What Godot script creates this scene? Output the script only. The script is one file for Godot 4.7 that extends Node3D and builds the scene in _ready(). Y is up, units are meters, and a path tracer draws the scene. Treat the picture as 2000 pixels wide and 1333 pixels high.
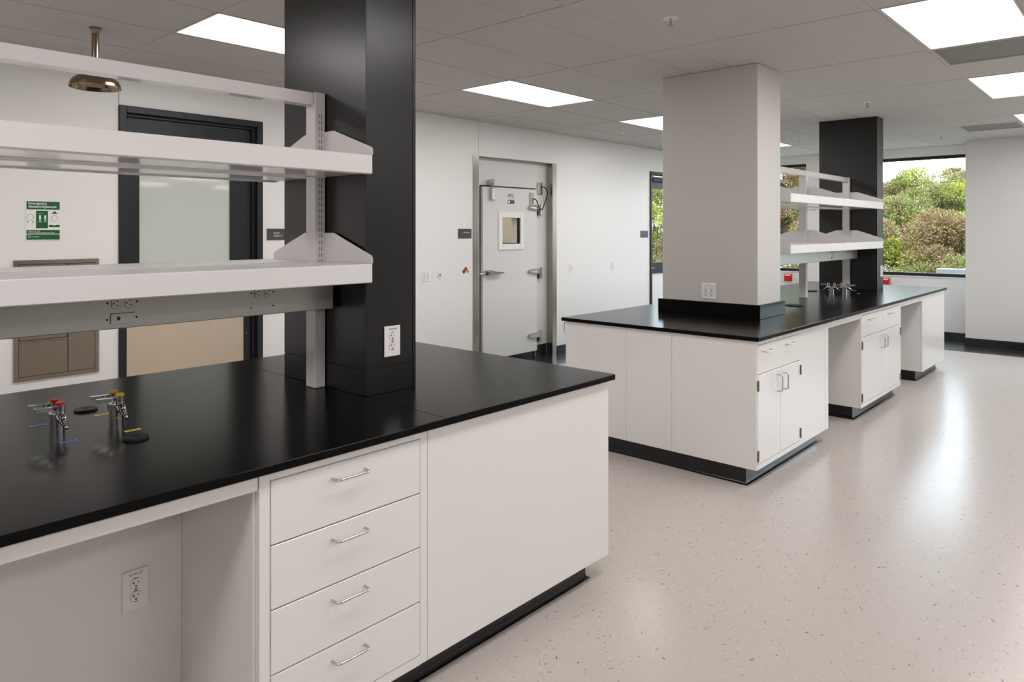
extends Node3D
# World axes: x runs along the benches (away to the right of the picture), y is up, -z runs towards the wall with the doors.
# Helper coordinates (u, y, v) stand for (x, y, -z).

const CEIL := 2.79
const TOP := 0.914
const WALL := 5.65
const FAR := 11.8
const TILE_U := 1.2192
const TILE_V := 0.6096

var st: SurfaceTool
var org := Vector3.ZERO
var M := {}
var taken := {}
var rng := RandomNumberGenerator.new()
var sans: SystemFont
var bold: SystemFont


func _ready() -> void:
	rng.seed = 7
	view_and_light()
	materials()
	shell()
	ceiling()
	left_wall_doors()
	windows()
	near_bench()
	far_bench()
	columns()
	wall_things()
	outdoors()


# ---------------------------------------------------------------- camera, sky, light
func view_and_light() -> void:
	var cam := Camera3D.new()
	cam.name = "camera"
	add_child(cam)
	cam.position = Vector3(0, 1.562, 0)
	cam.rotation.y = -(PI / 2 - 0.7382)
	cam.near = 0.05
	cam.far = 200.0
	cam.projection = Camera3D.PROJECTION_FRUSTUM
	cam.size = cam.near * 1333.0 / 1390.2
	cam.frustum_offset = Vector2(0, -cam.near * 216.0 / 1390.2)
	cam.current = true
	var e := Environment.new()
	var sky := Sky.new()
	var sm := ProceduralSkyMaterial.new()
	sm.sky_top_color = Color(0.84, 0.93, 1.0)
	sm.sky_horizon_color = Color(0.93, 0.98, 1.0)
	sm.ground_horizon_color = Color(0.42, 0.42, 0.36)
	sm.ground_bottom_color = Color(0.3, 0.3, 0.25)
	sky.sky_material = sm
	e.background_mode = Environment.BG_SKY
	e.sky = sky
	e.background_energy_multiplier = 9.5
	e.tonemap_mode = Environment.TONE_MAPPER_LINEAR
	e.tonemap_exposure = 1.0
	e.sdfgi_enabled = true
	e.ssao_enabled = true
	e.ssil_enabled = true
	var we := WorldEnvironment.new()
	we.name = "surroundings"
	we.environment = e
	add_child(we)


const LAMP_ENERGY := 1.88
const LAMP_COLOR := Color(1.0, 0.98, 0.982)


# ---------------------------------------------------------------- materials
func mat(color: Color, rough: float, metal := 0.0) -> StandardMaterial3D:
	var m := StandardMaterial3D.new()
	m.albedo_color = color
	m.roughness = rough
	m.metallic = metal
	return m


func noise_tex(freq: float, a: Color, b: Color, seed_: int, size := 512, oct := 4) -> NoiseTexture2D:
	var n := FastNoiseLite.new()
	n.seed = seed_
	n.frequency = freq
	n.fractal_octaves = oct
	var t := NoiseTexture2D.new()
	t.width = size
	t.height = size
	t.seamless = true
	t.noise = n
	var g := Gradient.new()
	g.set_color(0, a)
	g.set_color(1, b)
	t.color_ramp = g
	return t


func chip_image() -> ImageTexture:
	var s := 2048
	var im := Image.create(s, s, false, Image.FORMAT_RGB8)
	var base := Color(0.735, 0.708, 0.68)
	im.fill(base)
	var r := RandomNumberGenerator.new()
	r.seed = 21
	# faint tone flecks first, then the darker chips
	for k in 4300:
		var dark := k > 2900
		var cx := r.randf() * s
		var cy := r.randf() * s
		var ang: float = [0.15, 0.75, 2.2, 2.7][r.randi() % 4] + r.randf_range(-0.35, 0.35)
		var big := r.randf()
		var half := 2.5 + 9.5 * big * big
		var wide := 0.9 + r.randf() * 1.9
		var tone := r.randf()
		var c := base.lerp(Color(0.36, 0.33, 0.305), 0.22 + 0.7 * tone * tone) if dark else base.lerp(Color(0.93, 0.91, 0.88) if tone > 0.45 else Color(0.62, 0.59, 0.56), 0.22)
		if not dark:
			half *= 1.3
			wide *= 1.3
		var d := Vector2(cos(ang), sin(ang))
		var n := int(ceil(half + wide)) + 1
		for y in range(-n, n + 1):
			for x in range(-n, n + 1):
				var p := Vector2(x, y)
				var along: float = absf(p.dot(d))
				var across: float = absf(p.dot(Vector2(-d.y, d.x)))
				if along <= half and across <= wide * (1.0 - 0.5 * along / half):
					im.set_pixel(posmod(int(cx) + x, s), posmod(int(cy) + y, s), c)
	return ImageTexture.create_from_image(im)


func materials() -> void:
	sans = SystemFont.new()
	sans.font_names = PackedStringArray(["Droid Sans"])
	bold = SystemFont.new()
	bold.font_names = PackedStringArray(["Droid Sans"])
	bold.font_weight = 700
	var f := mat(Color.WHITE, 0.26)
	f.metallic_specular = 0.38
	f.albedo_texture = chip_image()
	f.uv1_triplanar = true
	f.uv1_world_triplanar = true
	f.uv1_scale = Vector3.ONE / 2.1
	f.roughness_texture = noise_tex(0.012, Color(0.92, 0.92, 0.92), Color(1, 1, 1), 5)
	M.floor = f
	M.dark_floor = mat(Color(0.13, 0.15, 0.165), 0.18)
	var w := mat(Color(0.925, 0.92, 0.91), 0.34)
	M.wall = w
	M.drywall = mat(Color(0.86, 0.855, 0.845), 0.6)
	M.column_paint = mat(Color(0.80, 0.785, 0.765), 0.55)
	var t := mat(Color.WHITE, 0.9)
	t.albedo_texture = noise_tex(0.09, Color(0.765, 0.755, 0.74), Color(0.81, 0.80, 0.785), 9)
	t.uv1_triplanar = true
	t.uv1_world_triplanar = true
	t.uv1_scale = Vector3.ONE * 2.3
	M.tile = t
	M.tee = mat(Color(0.80, 0.79, 0.775), 0.5)
	M.cabinet = mat(Color(0.905, 0.895, 0.883), 0.2)
	M.shelf = mat(Color(0.875, 0.865, 0.86), 0.1)
	M.shelf_top = mat(Color(0.875, 0.865, 0.86), 0.38)
	M.channel = mat(Color(0.72, 0.72, 0.70), 0.3, 0.35)
	M.epoxy = mat(Color(0.045, 0.044, 0.042), 0.2)
	M.epoxy.metallic_specular = 0.2
	M.cover = mat(Color(0.035, 0.035, 0.036), 0.55)
	M.black_panel = mat(Color(0.05, 0.048, 0.047), 0.3)
	M.rubber = mat(Color(0.05, 0.052, 0.055), 0.13)
	M.door_dark = mat(Color(0.07, 0.082, 0.10), 0.42)
	var s := mat(Color(0.62, 0.605, 0.56), 0.24, 1.0)
	M.steel = s
	var k := mat(Color(0.86, 0.80, 0.72), 0.4, 1.0)
	M.kick = k
	var bz := mat(Color(0.60, 0.56, 0.51), 0.3, 1.0)
	M.eyewash = bz
	M.chrome = mat(Color(0.72, 0.72, 0.72), 0.08, 1.0)
	M.satin = mat(Color(0.78, 0.77, 0.75), 0.25, 1.0)
	M.hinge = mat(Color(0.62, 0.59, 0.54), 0.28, 1.0)
	M.nickel = mat(Color(0.58, 0.51, 0.43), 0.18, 1.0)
	M.white_plastic = mat(Color(0.93, 0.92, 0.91), 0.3)
	M.slot = mat(Color(0.04, 0.04, 0.04), 0.6)
	M.print_dark = mat(Color(0.12, 0.12, 0.13), 0.6)
	M.print_white = mat(Color(0.93, 0.93, 0.9), 0.5)
	M.green = mat(Color(0.0, 0.36, 0.18), 0.45)
	M.plate = mat(Color(0.27, 0.27, 0.275), 0.45)
	M.red = mat(Color(0.82, 0.06, 0.06), 0.35)
	M.red_cap = mat(Color(0.85, 0.1, 0.05), 0.3)
	M.yellow_cap = mat(Color(0.9, 0.66, 0.03), 0.3)
	M.blue = mat(Color(0.06, 0.28, 0.72), 0.4)
	M.label_blue = mat(Color(0.40, 0.45, 0.86), 0.4)
	M.label_yellow = mat(Color(0.93, 0.80, 0.14), 0.4)
	M.logo = mat(Color(0.22, 0.18, 0.5), 0.4)
	M.diffuser = mat(Color(0.52, 0.52, 0.5), 0.5)
	M.gasket = mat(Color(0.07, 0.08, 0.085), 0.5)
	M.frame_black = mat(Color(0.07, 0.08, 0.085), 0.35)
	M.cold = mat(Color(0.86, 0.86, 0.845), 0.4)
	var g := mat(Color(0.08, 0.11, 0.10, 0.06), 0.02)
	g.transparency = BaseMaterial3D.TRANSPARENCY_ALPHA
	g.metallic_specular = 0.08
	M.glass = g
	var fg := mat(Color(0.79, 0.81, 0.78), 0.05)
	fg.metallic_specular = 1.0
	M.film_glass = fg
	var em := mat(Color(1, 1, 1), 0.5)
	em.emission_enabled = true
	em.emission = Color(1.0, 0.985, 0.97)
	em.emission_energy_multiplier = 2.0
	M.lamp = em
	M.ground = mat(Color(0.66, 0.63, 0.56), 0.95)
	M.bark = mat(Color(0.33, 0.25, 0.19), 0.9)
	var lf := mat(Color.WHITE, 0.55)
	lf.vertex_color_use_as_albedo = true
	lf.backlight_enabled = true
	lf.backlight = Color(0.45, 0.45, 0.4)
	lf.cull_mode = BaseMaterial3D.CULL_DISABLED
	M.leaf = lf
	M.parapet = mat(Color(0.5, 0.5, 0.49), 0.7)


# ---------------------------------------------------------------- scene graph helpers
func numbered(called: String) -> String:
	if not taken.has(called):
		taken[called] = 0
		return called
	taken[called] += 1
	return "%s_%03d" % [called, taken[called]]


func uv(u: float, y: float, v: float) -> Vector3:
	return Vector3(u, y, -v)


func thing(called: String, label: String, category: String, at: Vector3, group := "", turn := 0.0) -> Node3D:
	var o := Node3D.new()
	o.name = numbered(called)
	add_child(o)
	o.position = at
	o.rotation.y = turn
	o.set_meta("label", label)
	o.set_meta("category", category)
	if group:
		o.set_meta("group", group)
	org = at
	return o


func setting(called: String, at := Vector3.ZERO, label := "") -> Node3D:
	var o := Node3D.new()
	o.name = called
	add_child(o)
	o.position = at
	o.set_meta("kind", "structure")
	if label:
		o.set_meta("label", label)
	org = at
	return o


func mb() -> void:
	st = SurfaceTool.new()
	st.begin(Mesh.PRIMITIVE_TRIANGLES)


func part(parent: Node3D, called: String, m: Material, label := "") -> MeshInstance3D:
	var o := MeshInstance3D.new()
	o.name = called
	o.mesh = st.commit()
	o.material_override = m
	parent.add_child(o, true)
	if label:
		o.set_meta("label", label)
	return o


func tri(a: Vector3, b: Vector3, c: Vector3, n: Vector3) -> void:
	var l := [a, b, c] if (c - a).cross(b - a).dot(n) >= 0.0 else [a, c, b]
	for p in l:
		st.set_normal(n)
		st.add_vertex(p)


func quad(a: Vector3, b: Vector3, c: Vector3, d: Vector3, n: Vector3) -> void:
	tri(a, b, c, n)
	tri(a, c, d, n)


# box between two corners in the thing's own axes, edges chamfered by k
func box(x0: float, x1: float, y0: float, y1: float, z0: float, z1: float, k := 0.0) -> void:
	var c := Vector3((x0 + x1) / 2, (y0 + y1) / 2, (z0 + z1) / 2)
	var h := Vector3(absf(x1 - x0) / 2, absf(y1 - y0) / 2, absf(z1 - z0) / 2)
	k = minf(k, minf(h.x, minf(h.y, h.z)) * 0.6)
	for ax in 3:
		var b := (ax + 1) % 3
		var d := (ax + 2) % 3
		for s in [-1.0, 1.0]:
			var n := Vector3.ZERO
			n[ax] = s
			var q := []
			for w in [[-1, -1], [1, -1], [1, 1], [-1, 1]]:
				var p := c
				p[ax] += s * h[ax]
				p[b] += w[0] * (h[b] - k)
				p[d] += w[1] * (h[d] - k)
				q.append(p)
			quad(q[0], q[1], q[2], q[3], n)
	if k <= 0.0:
		return
	for ax in 3:
		var b := (ax + 1) % 3
		var d := (ax + 2) % 3
		for s in [-1.0, 1.0]:
			for t in [-1.0, 1.0]:
				var n := Vector3.ZERO
				n[b] = s
				n[d] = t
				n = n.normalized()
				var q := []
				for w in [-1.0, 1.0]:
					var p := c
					p[ax] += w * (h[ax] - k)
					var p1 := p
					p1[b] += s * h[b]
					p1[d] += t * (h[d] - k)
					var p2 := p
					p2[b] += s * (h[b] - k)
					p2[d] += t * h[d]
					q.append([p1, p2])
				quad(q[0][0], q[0][1], q[1][1], q[1][0], n)
	for sx in [-1.0, 1.0]:
		for sy in [-1.0, 1.0]:
			for sz in [-1.0, 1.0]:
				var s3 := Vector3(sx, sy, sz)
				tri(c + s3 * Vector3(h.x, h.y - k, h.z - k), c + s3 * Vector3(h.x - k, h.y, h.z - k), c + s3 * Vector3(h.x - k, h.y - k, h.z), s3.normalized())


# the same from (u, y, v) world values
func bw(u0: float, u1: float, y0: float, y1: float, v0: float, v1: float, k := 0.0) -> void:
	box(u0 - org.x, u1 - org.x, y0 - org.y, y1 - org.y, -v1 - org.z, -v0 - org.z, k)


func slab(parent: Node3D, called: String, m: Material, u0: float, u1: float, y0: float, y1: float, v0: float, v1: float, k := 0.0) -> MeshInstance3D:
	mb()
	bw(u0, u1, y0, y1, v0, v1, k)
	return part(parent, called, m)


# tube along points (own axes), round ends
func tube(pts: PackedVector3Array, r: float, sides := 10, caps := true) -> void:
	var rings := []
	var up := Vector3.UP
	for i in pts.size():
		var d: Vector3
		if i == 0:
			d = pts[1] - pts[0]
		elif i == pts.size() - 1:
			d = pts[i] - pts[i - 1]
		else:
			d = (pts[i + 1] - pts[i]).normalized() + (pts[i] - pts[i - 1]).normalized()
		d = d.normalized()
		if absf(d.dot(up)) > 0.95:
			up = Vector3.RIGHT if absf(d.x) < 0.9 else Vector3.BACK
		var a := d.cross(up).normalized()
		var b := a.cross(d).normalized()
		up = b
		var ring := []
		for k in sides:
			var t := TAU * k / sides
			ring.append([pts[i] + (a * cos(t) + b * sin(t)) * r, a * cos(t) + b * sin(t)])
		rings.append(ring)
	for i in rings.size() - 1:
		for k in sides:
			var j := (k + 1) % sides
			smooth4(rings[i][k], rings[i][j], rings[i + 1][j], rings[i + 1][k])
	if caps:
		for e in [[0, 1], [pts.size() - 1, pts.size() - 2]]:
			var n: Vector3 = (pts[e[0]] - pts[e[1]]).normalized()
			for k in sides:
				tri(pts[e[0]], rings[e[0]][k][0], rings[e[0]][(k + 1) % sides][0], n)


func smooth4(a: Array, b: Array, c: Array, d: Array) -> void:
	for l in [[a, b, c], [a, c, d]]:
		var n: Vector3 = l[0][1] + l[1][1] + l[2][1]
		var o: Array = l if (l[2][0] - l[0][0]).cross(l[1][0] - l[0][0]).dot(n) >= 0.0 else [l[0], l[2], l[1]]
		for p in o:
			st.set_normal(p[1])
			st.add_vertex(p[0])


# profile of (radius, height) turned about an axis through c
func lathe(c: Vector3, prof: Array, axis := Vector3.UP, sides := 24) -> void:
	axis = axis.normalized()
	var a := axis.cross(Vector3.RIGHT if absf(axis.x) < 0.9 else Vector3.UP).normalized()
	var b := axis.cross(a).normalized()
	for i in prof.size() - 1:
		var p: Vector2 = prof[i]
		var q: Vector2 = prof[i + 1]
		var dn := Vector2(q.y - p.y, p.x - q.x).normalized()
		for k in sides:
			var t0 := TAU * k / sides
			var t1 := TAU * (k + 1) / sides
			var r0 := a * cos(t0) + b * sin(t0)
			var r1 := a * cos(t1) + b * sin(t1)
			smooth4([c + r0 * p.x + axis * p.y, r0 * dn.x + axis * dn.y], [c + r1 * p.x + axis * p.y, r1 * dn.x + axis * dn.y], [c + r1 * q.x + axis * q.y, r1 * dn.x + axis * dn.y], [c + r0 * q.x + axis * q.y, r0 * dn.x + axis * dn.y])


# outline in a plane (origin o, axes ex, ey) pushed along ez by depth
func prism(poly: PackedVector2Array, o: Vector3, ex: Vector3, ey: Vector3, ez: Vector3, depth: float) -> void:
	var idx := Geometry2D.triangulate_polygon(poly)
	var at := func(p: Vector2, t: float) -> Vector3: return o + ex * p.x + ey * p.y + ez * t
	for i in range(0, idx.size(), 3):
		tri(at.call(poly[idx[i]], 0.0), at.call(poly[idx[i + 1]], 0.0), at.call(poly[idx[i + 2]], 0.0), -ez)
		tri(at.call(poly[idx[i]], depth), at.call(poly[idx[i + 1]], depth), at.call(poly[idx[i + 2]], depth), ez)
	var cw := Geometry2D.is_polygon_clockwise(poly)
	for i in poly.size():
		var p := poly[i]
		var q := poly[(i + 1) % poly.size()]
		var d := (q - p).normalized()
		var n2 := Vector2(-d.y, d.x) if cw else Vector2(d.y, -d.x)
		# Geometry2D's sense is for y down; test with a point just inside
		var mid := (p + q) / 2 + n2 * 0.0005
		if Geometry2D.is_point_in_polygon(mid, poly):
			n2 = -n2
		quad(at.call(p, 0.0), at.call(q, 0.0), at.call(q, depth), at.call(p, depth), ex * n2.x + ey * n2.y)


func disc_poly(r: float, n := 20, cx := 0.0, cy := 0.0, flat := 1.0) -> PackedVector2Array:
	var p := PackedVector2Array()
	for k in n:
		p.append(Vector2(cx + r * cos(TAU * k / n), cy + clampf(r * sin(TAU * k / n), -r * flat, r * flat)))
	return p


func text(parent: Node3D, words: String, height: float, at: Vector3, m: Material, font: Font, called := "lettering", left := false, turn := 0.0) -> void:
	var t := TextMesh.new()
	t.text = words
	t.font = font
	t.font_size = 48
	t.pixel_size = height / 48.0
	t.depth = 0.0006
	t.curve_step = 0.6
	t.horizontal_alignment = HORIZONTAL_ALIGNMENT_LEFT if left else HORIZONTAL_ALIGNMENT_CENTER
	var o := MeshInstance3D.new()
	o.name = called
	o.mesh = t
	o.material_override = m
	o.position = at
	o.rotation.z = turn
	parent.add_child(o, true)


# U-shaped bar pull; long axis dir, standing out along out
func pull(parent: Node3D, c: Vector3, dir: Vector3, out: Vector3, length := 0.118, r := 0.004, stand := 0.032) -> void:
	mb()
	var pts := PackedVector3Array()
	var h := length / 2
	var rr := 0.014
	pts.append(c - dir * h)
	pts.append(c - dir * h + out * (stand - rr))
	for k in range(1, 5):
		var t := PI / 2 * k / 4.0
		pts.append(c - dir * (h - rr * (1 - cos(t))) + out * (stand - rr + rr * sin(t)))
	for k in range(0, 5):
		var t := PI / 2 * (4 - k) / 4.0
		pts.append(c + dir * (h - rr * (1 - cos(t))) + out * (stand - rr + rr * sin(t)))
	pts.append(c + dir * h)
	tube(pts, r, 10)
	part(parent, "handle", M.satin)


# ---------------------------------------------------------------- room
func shell() -> void:
	var f := setting("floor", Vector3.ZERO, "pale beige speckled sheet floor")
	slab(f, "main_field", M.floor, -3.5, 10.69, -0.1, 0.0, -10.6, 5.17)
	var d := slab(f, "dark_border", M.dark_floor, -3.5, FAR, -0.1, 0.0, 5.17, 5.9)
	d.set_meta("label", "glossy dark blue black floor border")
	slab(f, "dark_border", M.dark_floor, 10.69, FAR, -0.1, 0.0, -10.6, 5.17)
	var b := setting("wall_back")
	slab(b, "surface", M.drywall, -3.65, FAR + 0.15, 0, 3.0, -10.75, -10.6)
	var l := setting("wall_end")
	slab(l, "surface", M.drywall, -3.65, -3.5, 0, 3.0, -10.6, WALL)
	# right-hand part of the far wall stands forward of the windows
	var p := setting("wall_right")
	slab(p, "surface", M.drywall, 11.35, FAR + 0.15, 0, CEIL + 0.05, 0.3, 1.96)
	slab(p, "surface", M.drywall, 11.35, FAR + 0.15, 0, CEIL + 0.05, -10.6, -3.3)
	slab(p, "surface", M.drywall, 11.35, FAR + 0.15, 0, 0.885, -3.3, 0.3)
	slab(p, "surface", M.drywall, 11.35, FAR + 0.15, 2.65, CEIL + 0.05, -3.3, 0.3)
	var bp := setting("baseboard_right")
	slab(bp, "strip", M.rubber, 11.338, 11.3499, 0, 0.1, -10.6, 1.9599, 0.002)
	slab(bp, "strip", M.rubber, 11.338, FAR - 0.001, 0, 0.1, 1.9601, 1.972, 0.002)


func grid_v() -> Array:
	var a := []
	for k in range(12, -1, -1):
		a.append(2.385 - TILE_V * k)
	for k in 5:
		a.append(2.695 + TILE_V * k)
	a.append(WALL)
	return a


func ceiling() -> void:
	var c := setting("ceiling", Vector3(0, CEIL, 0), "white suspended ceiling of long lay-in tiles")
	slab(c, "deck", M.drywall, -3.65, FAR + 0.2, CEIL + 0.1, CEIL + 0.2, -10.75, WALL + 0.2)
	slab(c, "rear_field", M.tile, -3.5, FAR, CEIL + 0.004, CEIL + 0.09, -10.6, -4.5)
	for v in [-5.539, -8.587]:
		for k in 4:
			var u: float = 1.84 + 2 * TILE_U * k
			lamp(u, u + TILE_U, v, v + TILE_V)
	org = Vector3(0, CEIL, 0)
	var us := []
	for k in range(-6, 8):
		us.append(3.0593 + TILE_U * k)
	us[0] = -3.5
	us.append(FAR)
	var vs := grid_v()
	vs[0] = -4.5
	var tile_meshes := {}
	for i in us.size() - 1:
		for j in vs.size() - 1:
			var u0: float = us[i]
			var u1: float = us[i + 1]
			var v0: float = vs[j]
			var v1: float = vs[j + 1]
			var um := (u0 + u1) / 2
			var vm := (v0 + v1) / 2
			var lit := lamp_spot(u0, u1, v0, v1)
			if lit:
				lamp(u0, u1, v0, v1)
				org = Vector3(0, CEIL, 0)
				continue
			if air_spot(um, vm):
				air_panel(um, vm, u0, v0, v1)
				org = Vector3(0, CEIL, 0)
				if um < 8.0:
					slab(c, "tile", M.tile, u0 + 0.62, u1 - 0.009, CEIL, CEIL + 0.014, v0 + 0.009, v1 - 0.009, 0.002)
				else:
					slab(c, "tile", M.tile, u0 + 0.009, u0 + 0.60, CEIL, CEIL + 0.014, v0 + 0.009, v1 - 0.009, 0.002)
				continue
			var key := "%.3f_%.3f" % [u1 - u0, v1 - v0]
			if not tile_meshes.has(key):
				mb()
				var hu := (u1 - u0) / 2 - 0.0085
				var hv := (v1 - v0) / 2 - 0.0085
				box(-hu, hu, 0, 0.014, -hv, hv, 0.002)
				tile_meshes[key] = st.commit()
			var o := MeshInstance3D.new()
			o.name = "tile"
			o.mesh = tile_meshes[key]
			o.material_override = M.tile
			o.position = Vector3(um, 0, -vm)
			c.add_child(o, true)
	for v in vs.slice(1, vs.size() - 1):
		slab(c, "main_tee", M.tee, -3.5, FAR, CEIL + 0.0035, CEIL + 0.02, v - 0.007, v + 0.007)
	for u in us.slice(1, us.size() - 1):
		slab(c, "cross_tee", M.tee, u - 0.007, u + 0.007, CEIL + 0.0037, CEIL + 0.0202, -4.5, WALL)
	slab(c, "wall_angle", M.tee, -3.5, FAR, CEIL - 0.003, CEIL + 0.01, WALL - 0.018, WALL)
	slab(c, "wall_angle", M.tee, FAR - 0.018, FAR, CEIL - 0.003, CEIL + 0.01, 1.96, WALL - 0.018)
	for s in [[3.66, 2.09, "sprinkler head in the ceiling in front of the white column", 1.0], [7.33, 2.07, "sprinkler head in the ceiling before the far black column", 1.0], [10.55, 2.09, "sprinkler head in the ceiling before the large window", 1.0], [7.3, 4.82, "small sprinkler head in the ceiling above the wide white wall", 0.6], [9.66, 3.59, "sprinkler head in the ceiling between white and far black column", 1.0]]:
		var t := thing("sprinkler_head", s[2], "sprinkler", uv(s[0], CEIL, s[1]), "ceiling sprinkler heads")
		mb()
		lathe(Vector3.ZERO, [Vector2(0.0, -0.006), Vector2(0.034 * s[3], -0.006), Vector2(0.045 * s[3], -0.002), Vector2(0.045 * s[3], 0.0)])
		part(t, "escutcheon", M.white_plastic)
		mb()
		lathe(Vector3.ZERO, [Vector2(0.0, -0.045), Vector2(0.017, -0.045), Vector2(0.017, -0.042), Vector2(0.006, -0.04), Vector2(0.006, -0.012), Vector2(0.012, -0.008), Vector2(0.012, -0.004)], Vector3.UP, 12)
		part(t, "head", M.satin)


func lamp_spot(u0: float, u1: float, v0: float, v1: float) -> bool:
	var k := roundi((u0 - 1.84) / TILE_U)
	if u1 - u0 < 1.2 or posmod(k, 2) != 0:
		return false
	for v in [0.557, 3.914, -2.491]:
		if absf(v0 - v) < 0.02:
			return true
	return false


func air_spot(um: float, vm: float) -> bool:
	return (absf(um - 6.107) < 0.1 and absf(vm - 0.86) < 0.1) or (absf(um - 9.765) < 0.1 and absf(vm - 1.47) < 0.1)


func air_panel(um: float, vm: float, u0: float, v0: float, v1: float) -> void:
	var near := um < 8.0
	var t := thing("air_return_grille", "square grey perforated air return between two ceiling lights" if near else "square grey air return in the ceiling before the large window", "vent", uv(u0 + (0.305 if near else 0.915), CEIL, vm), "ceiling air returns")
	var h := 0.296
	mb()
	for s in [-1.0, 1.0]:
		box(s * (h - 0.012), s * h, -0.002, 0.012, -h, h)
		box(-h + 0.012, h - 0.012, -0.002, 0.012, s * (h - 0.012), s * h)
	part(t, "frame", M.tee)
	mb()
	box(-h + 0.012, h - 0.012, 0.006, 0.01, -h + 0.012, h - 0.012)
	part(t, "perforated_face", M.diffuser)


func lamp(u0: float, u1: float, v0: float, v1: float) -> void:
	var um := (u0 + u1) / 2
	var vm := (v0 + v1) / 2
	var names := {
		"5_4": "recessed ceiling light panel in front of the walk-in cold room door",
		"2_4": "recessed ceiling light panel beside the near black column, above the dark door",
		"7_4": "recessed ceiling light panel just left of the white column",
		"10_4": "small far ceiling light panel seen right of the white column",
		"5_1": "largest and nearest ceiling light panel at the upper right",
		"7_1": "second ceiling light panel from the upper right corner",
		"10_1": "third and farthest ceiling light panel at the right edge",
	}
	var key := "%d_%d" % [roundi(um), roundi(vm)]
	var label: String = names.get(key, "recessed ceiling light panel above and behind the viewer")
	var t := thing("ceiling_light", label, "ceiling light", uv(um, CEIL, vm), "recessed ceiling light panels" if names.has(key) else "ceiling light panels out of view")
	var hu := (u1 - u0) / 2 - 0.009
	var hv := (v1 - v0) / 2 - 0.009
	mb()
	for s in [-1.0, 1.0]:
		box(s * (hu - 0.012), s * hu, -0.001, 0.03, -hv, hv)
		box(-hu + 0.012, hu - 0.012, -0.001, 0.03, s * (hv - 0.012), s * hv)
	part(t, "frame", M.tee)
	mb()
	box(-hu + 0.012, hu - 0.012, 0.0032, 0.02, -hv + 0.012, hv - 0.012)
	part(t, "diffuser", M.lamp)
	var a := AreaLight3D.new()
	a.name = "light"
	a.area_size = Vector2(2 * hu - 0.04, 2 * hv - 0.04)
	a.light_energy = LAMP_ENERGY
	a.light_color = LAMP_COLOR
	a.area_range = 30.0
	a.shadow_enabled = true
	a.rotation.x = -PI / 2
	a.position.y = 0.002
	t.add_child(a)


# ---------------------------------------------------------------- wall with the doors
func left_wall_doors() -> void:
	var W := WALL
	var B := WALL + 0.12
	var w := setting("wall_left", Vector3.ZERO, "glossy white panelled wall with three doors")
	var H := CEIL + 0.08
	var pieces := [
		[-3.5, 1.9195, 0.0, H], [1.9235, 5.650, 2.485, H], [3.05, 5.650, 0.0, 2.485], [5.654, 9.273, 2.407, H], [6.966, 9.273, 0.0, 2.407],
		[9.273, 10.30, 2.451, H], [10.30, FAR, 0.0, H],
	]
	for q in pieces:
		slab(w, "wall_panel", M.wall, q[0], q[1], q[2], q[3], W, B)
	slab(w, "joint_backing", M.diffuser, 1.9, 1.94, 2.486, H - 0.01, W + 0.004, B + 0.004)
	slab(w, "joint_backing", M.diffuser, 5.63, 5.67, 2.41, H - 0.01, W + 0.004, B + 0.004)
	var bb := setting("baseboard_left")
	for q in [[-3.5, 1.92], [3.052, 5.56], [7.046, 9.27], [10.305, FAR]]:
		slab(bb, "strip", M.rubber, q[0], q[1], 0, 0.1, W - 0.011, W - 0.0002, 0.002)
	dark_door()
	cold_door()
	office_door()


func dark_door() -> void:
	var W := WALL
	var d := setting("door_1", uv(2.485, 0, W), "dark grey door with a large glazed panel and steel kick plate")
	mb()
	bw(1.921, 1.971, 0, 2.485, W - 0.018, W + 0.1, 0.003)
	bw(3.0, 3.05, 0, 2.485, W - 0.018, W + 0.1, 0.003)
	bw(1.971, 3.0, 2.434, 2.485, W - 0.018, W + 0.1, 0.003)
	part(d, "frame", M.door_dark)
	mb()
	bw(1.972, 2.999, 2.414, 2.433, W + 0.025, W + 0.095)
	bw(2.972, 2.999, 0.0, 2.413, W + 0.025, W + 0.095)
	part(d, "stop", M.door_dark)
	mb()
	bw(1.974, 2.081, 0.01, 2.40, W + 0.045, W + 0.09)
	bw(2.791, 2.968, 0.01, 2.40, W + 0.045, W + 0.09)
	bw(2.081, 2.791, 2.12, 2.40, W + 0.045, W + 0.09)
	bw(2.081, 2.791, 0.01, 1.02, W + 0.045, W + 0.09)
	part(d, "leaf", M.door_dark)
	slab(d, "pane", M.film_glass, 2.0805, 2.7915, 1.0195, 2.1205, W + 0.058, W + 0.07)
	var k := slab(d, "kick_plate", M.kick, 1.978, 2.904, 0.02, 0.95, W + 0.042, W + 0.0448, 0.0008)
	k.set_meta("label", "tan brushed steel kick plate")
	for y in [0.10, 0.25, 0.40, 0.55, 0.70, 0.85]:
		for u in [1.986, 2.93]:
			mb()
			lathe(uv(u, y, W + 0.0418) - org, [Vector2(0.0, 0.002), Vector2(0.004, 0.001), Vector2(0.005, -0.003)], Vector3.BACK, 10)
			part(k, "screw", M.satin)
	slab(d, "closer_backing", M.drywall, 1.97, 3.0, 0, 2.434, W + 0.1, W + 0.12)


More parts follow.
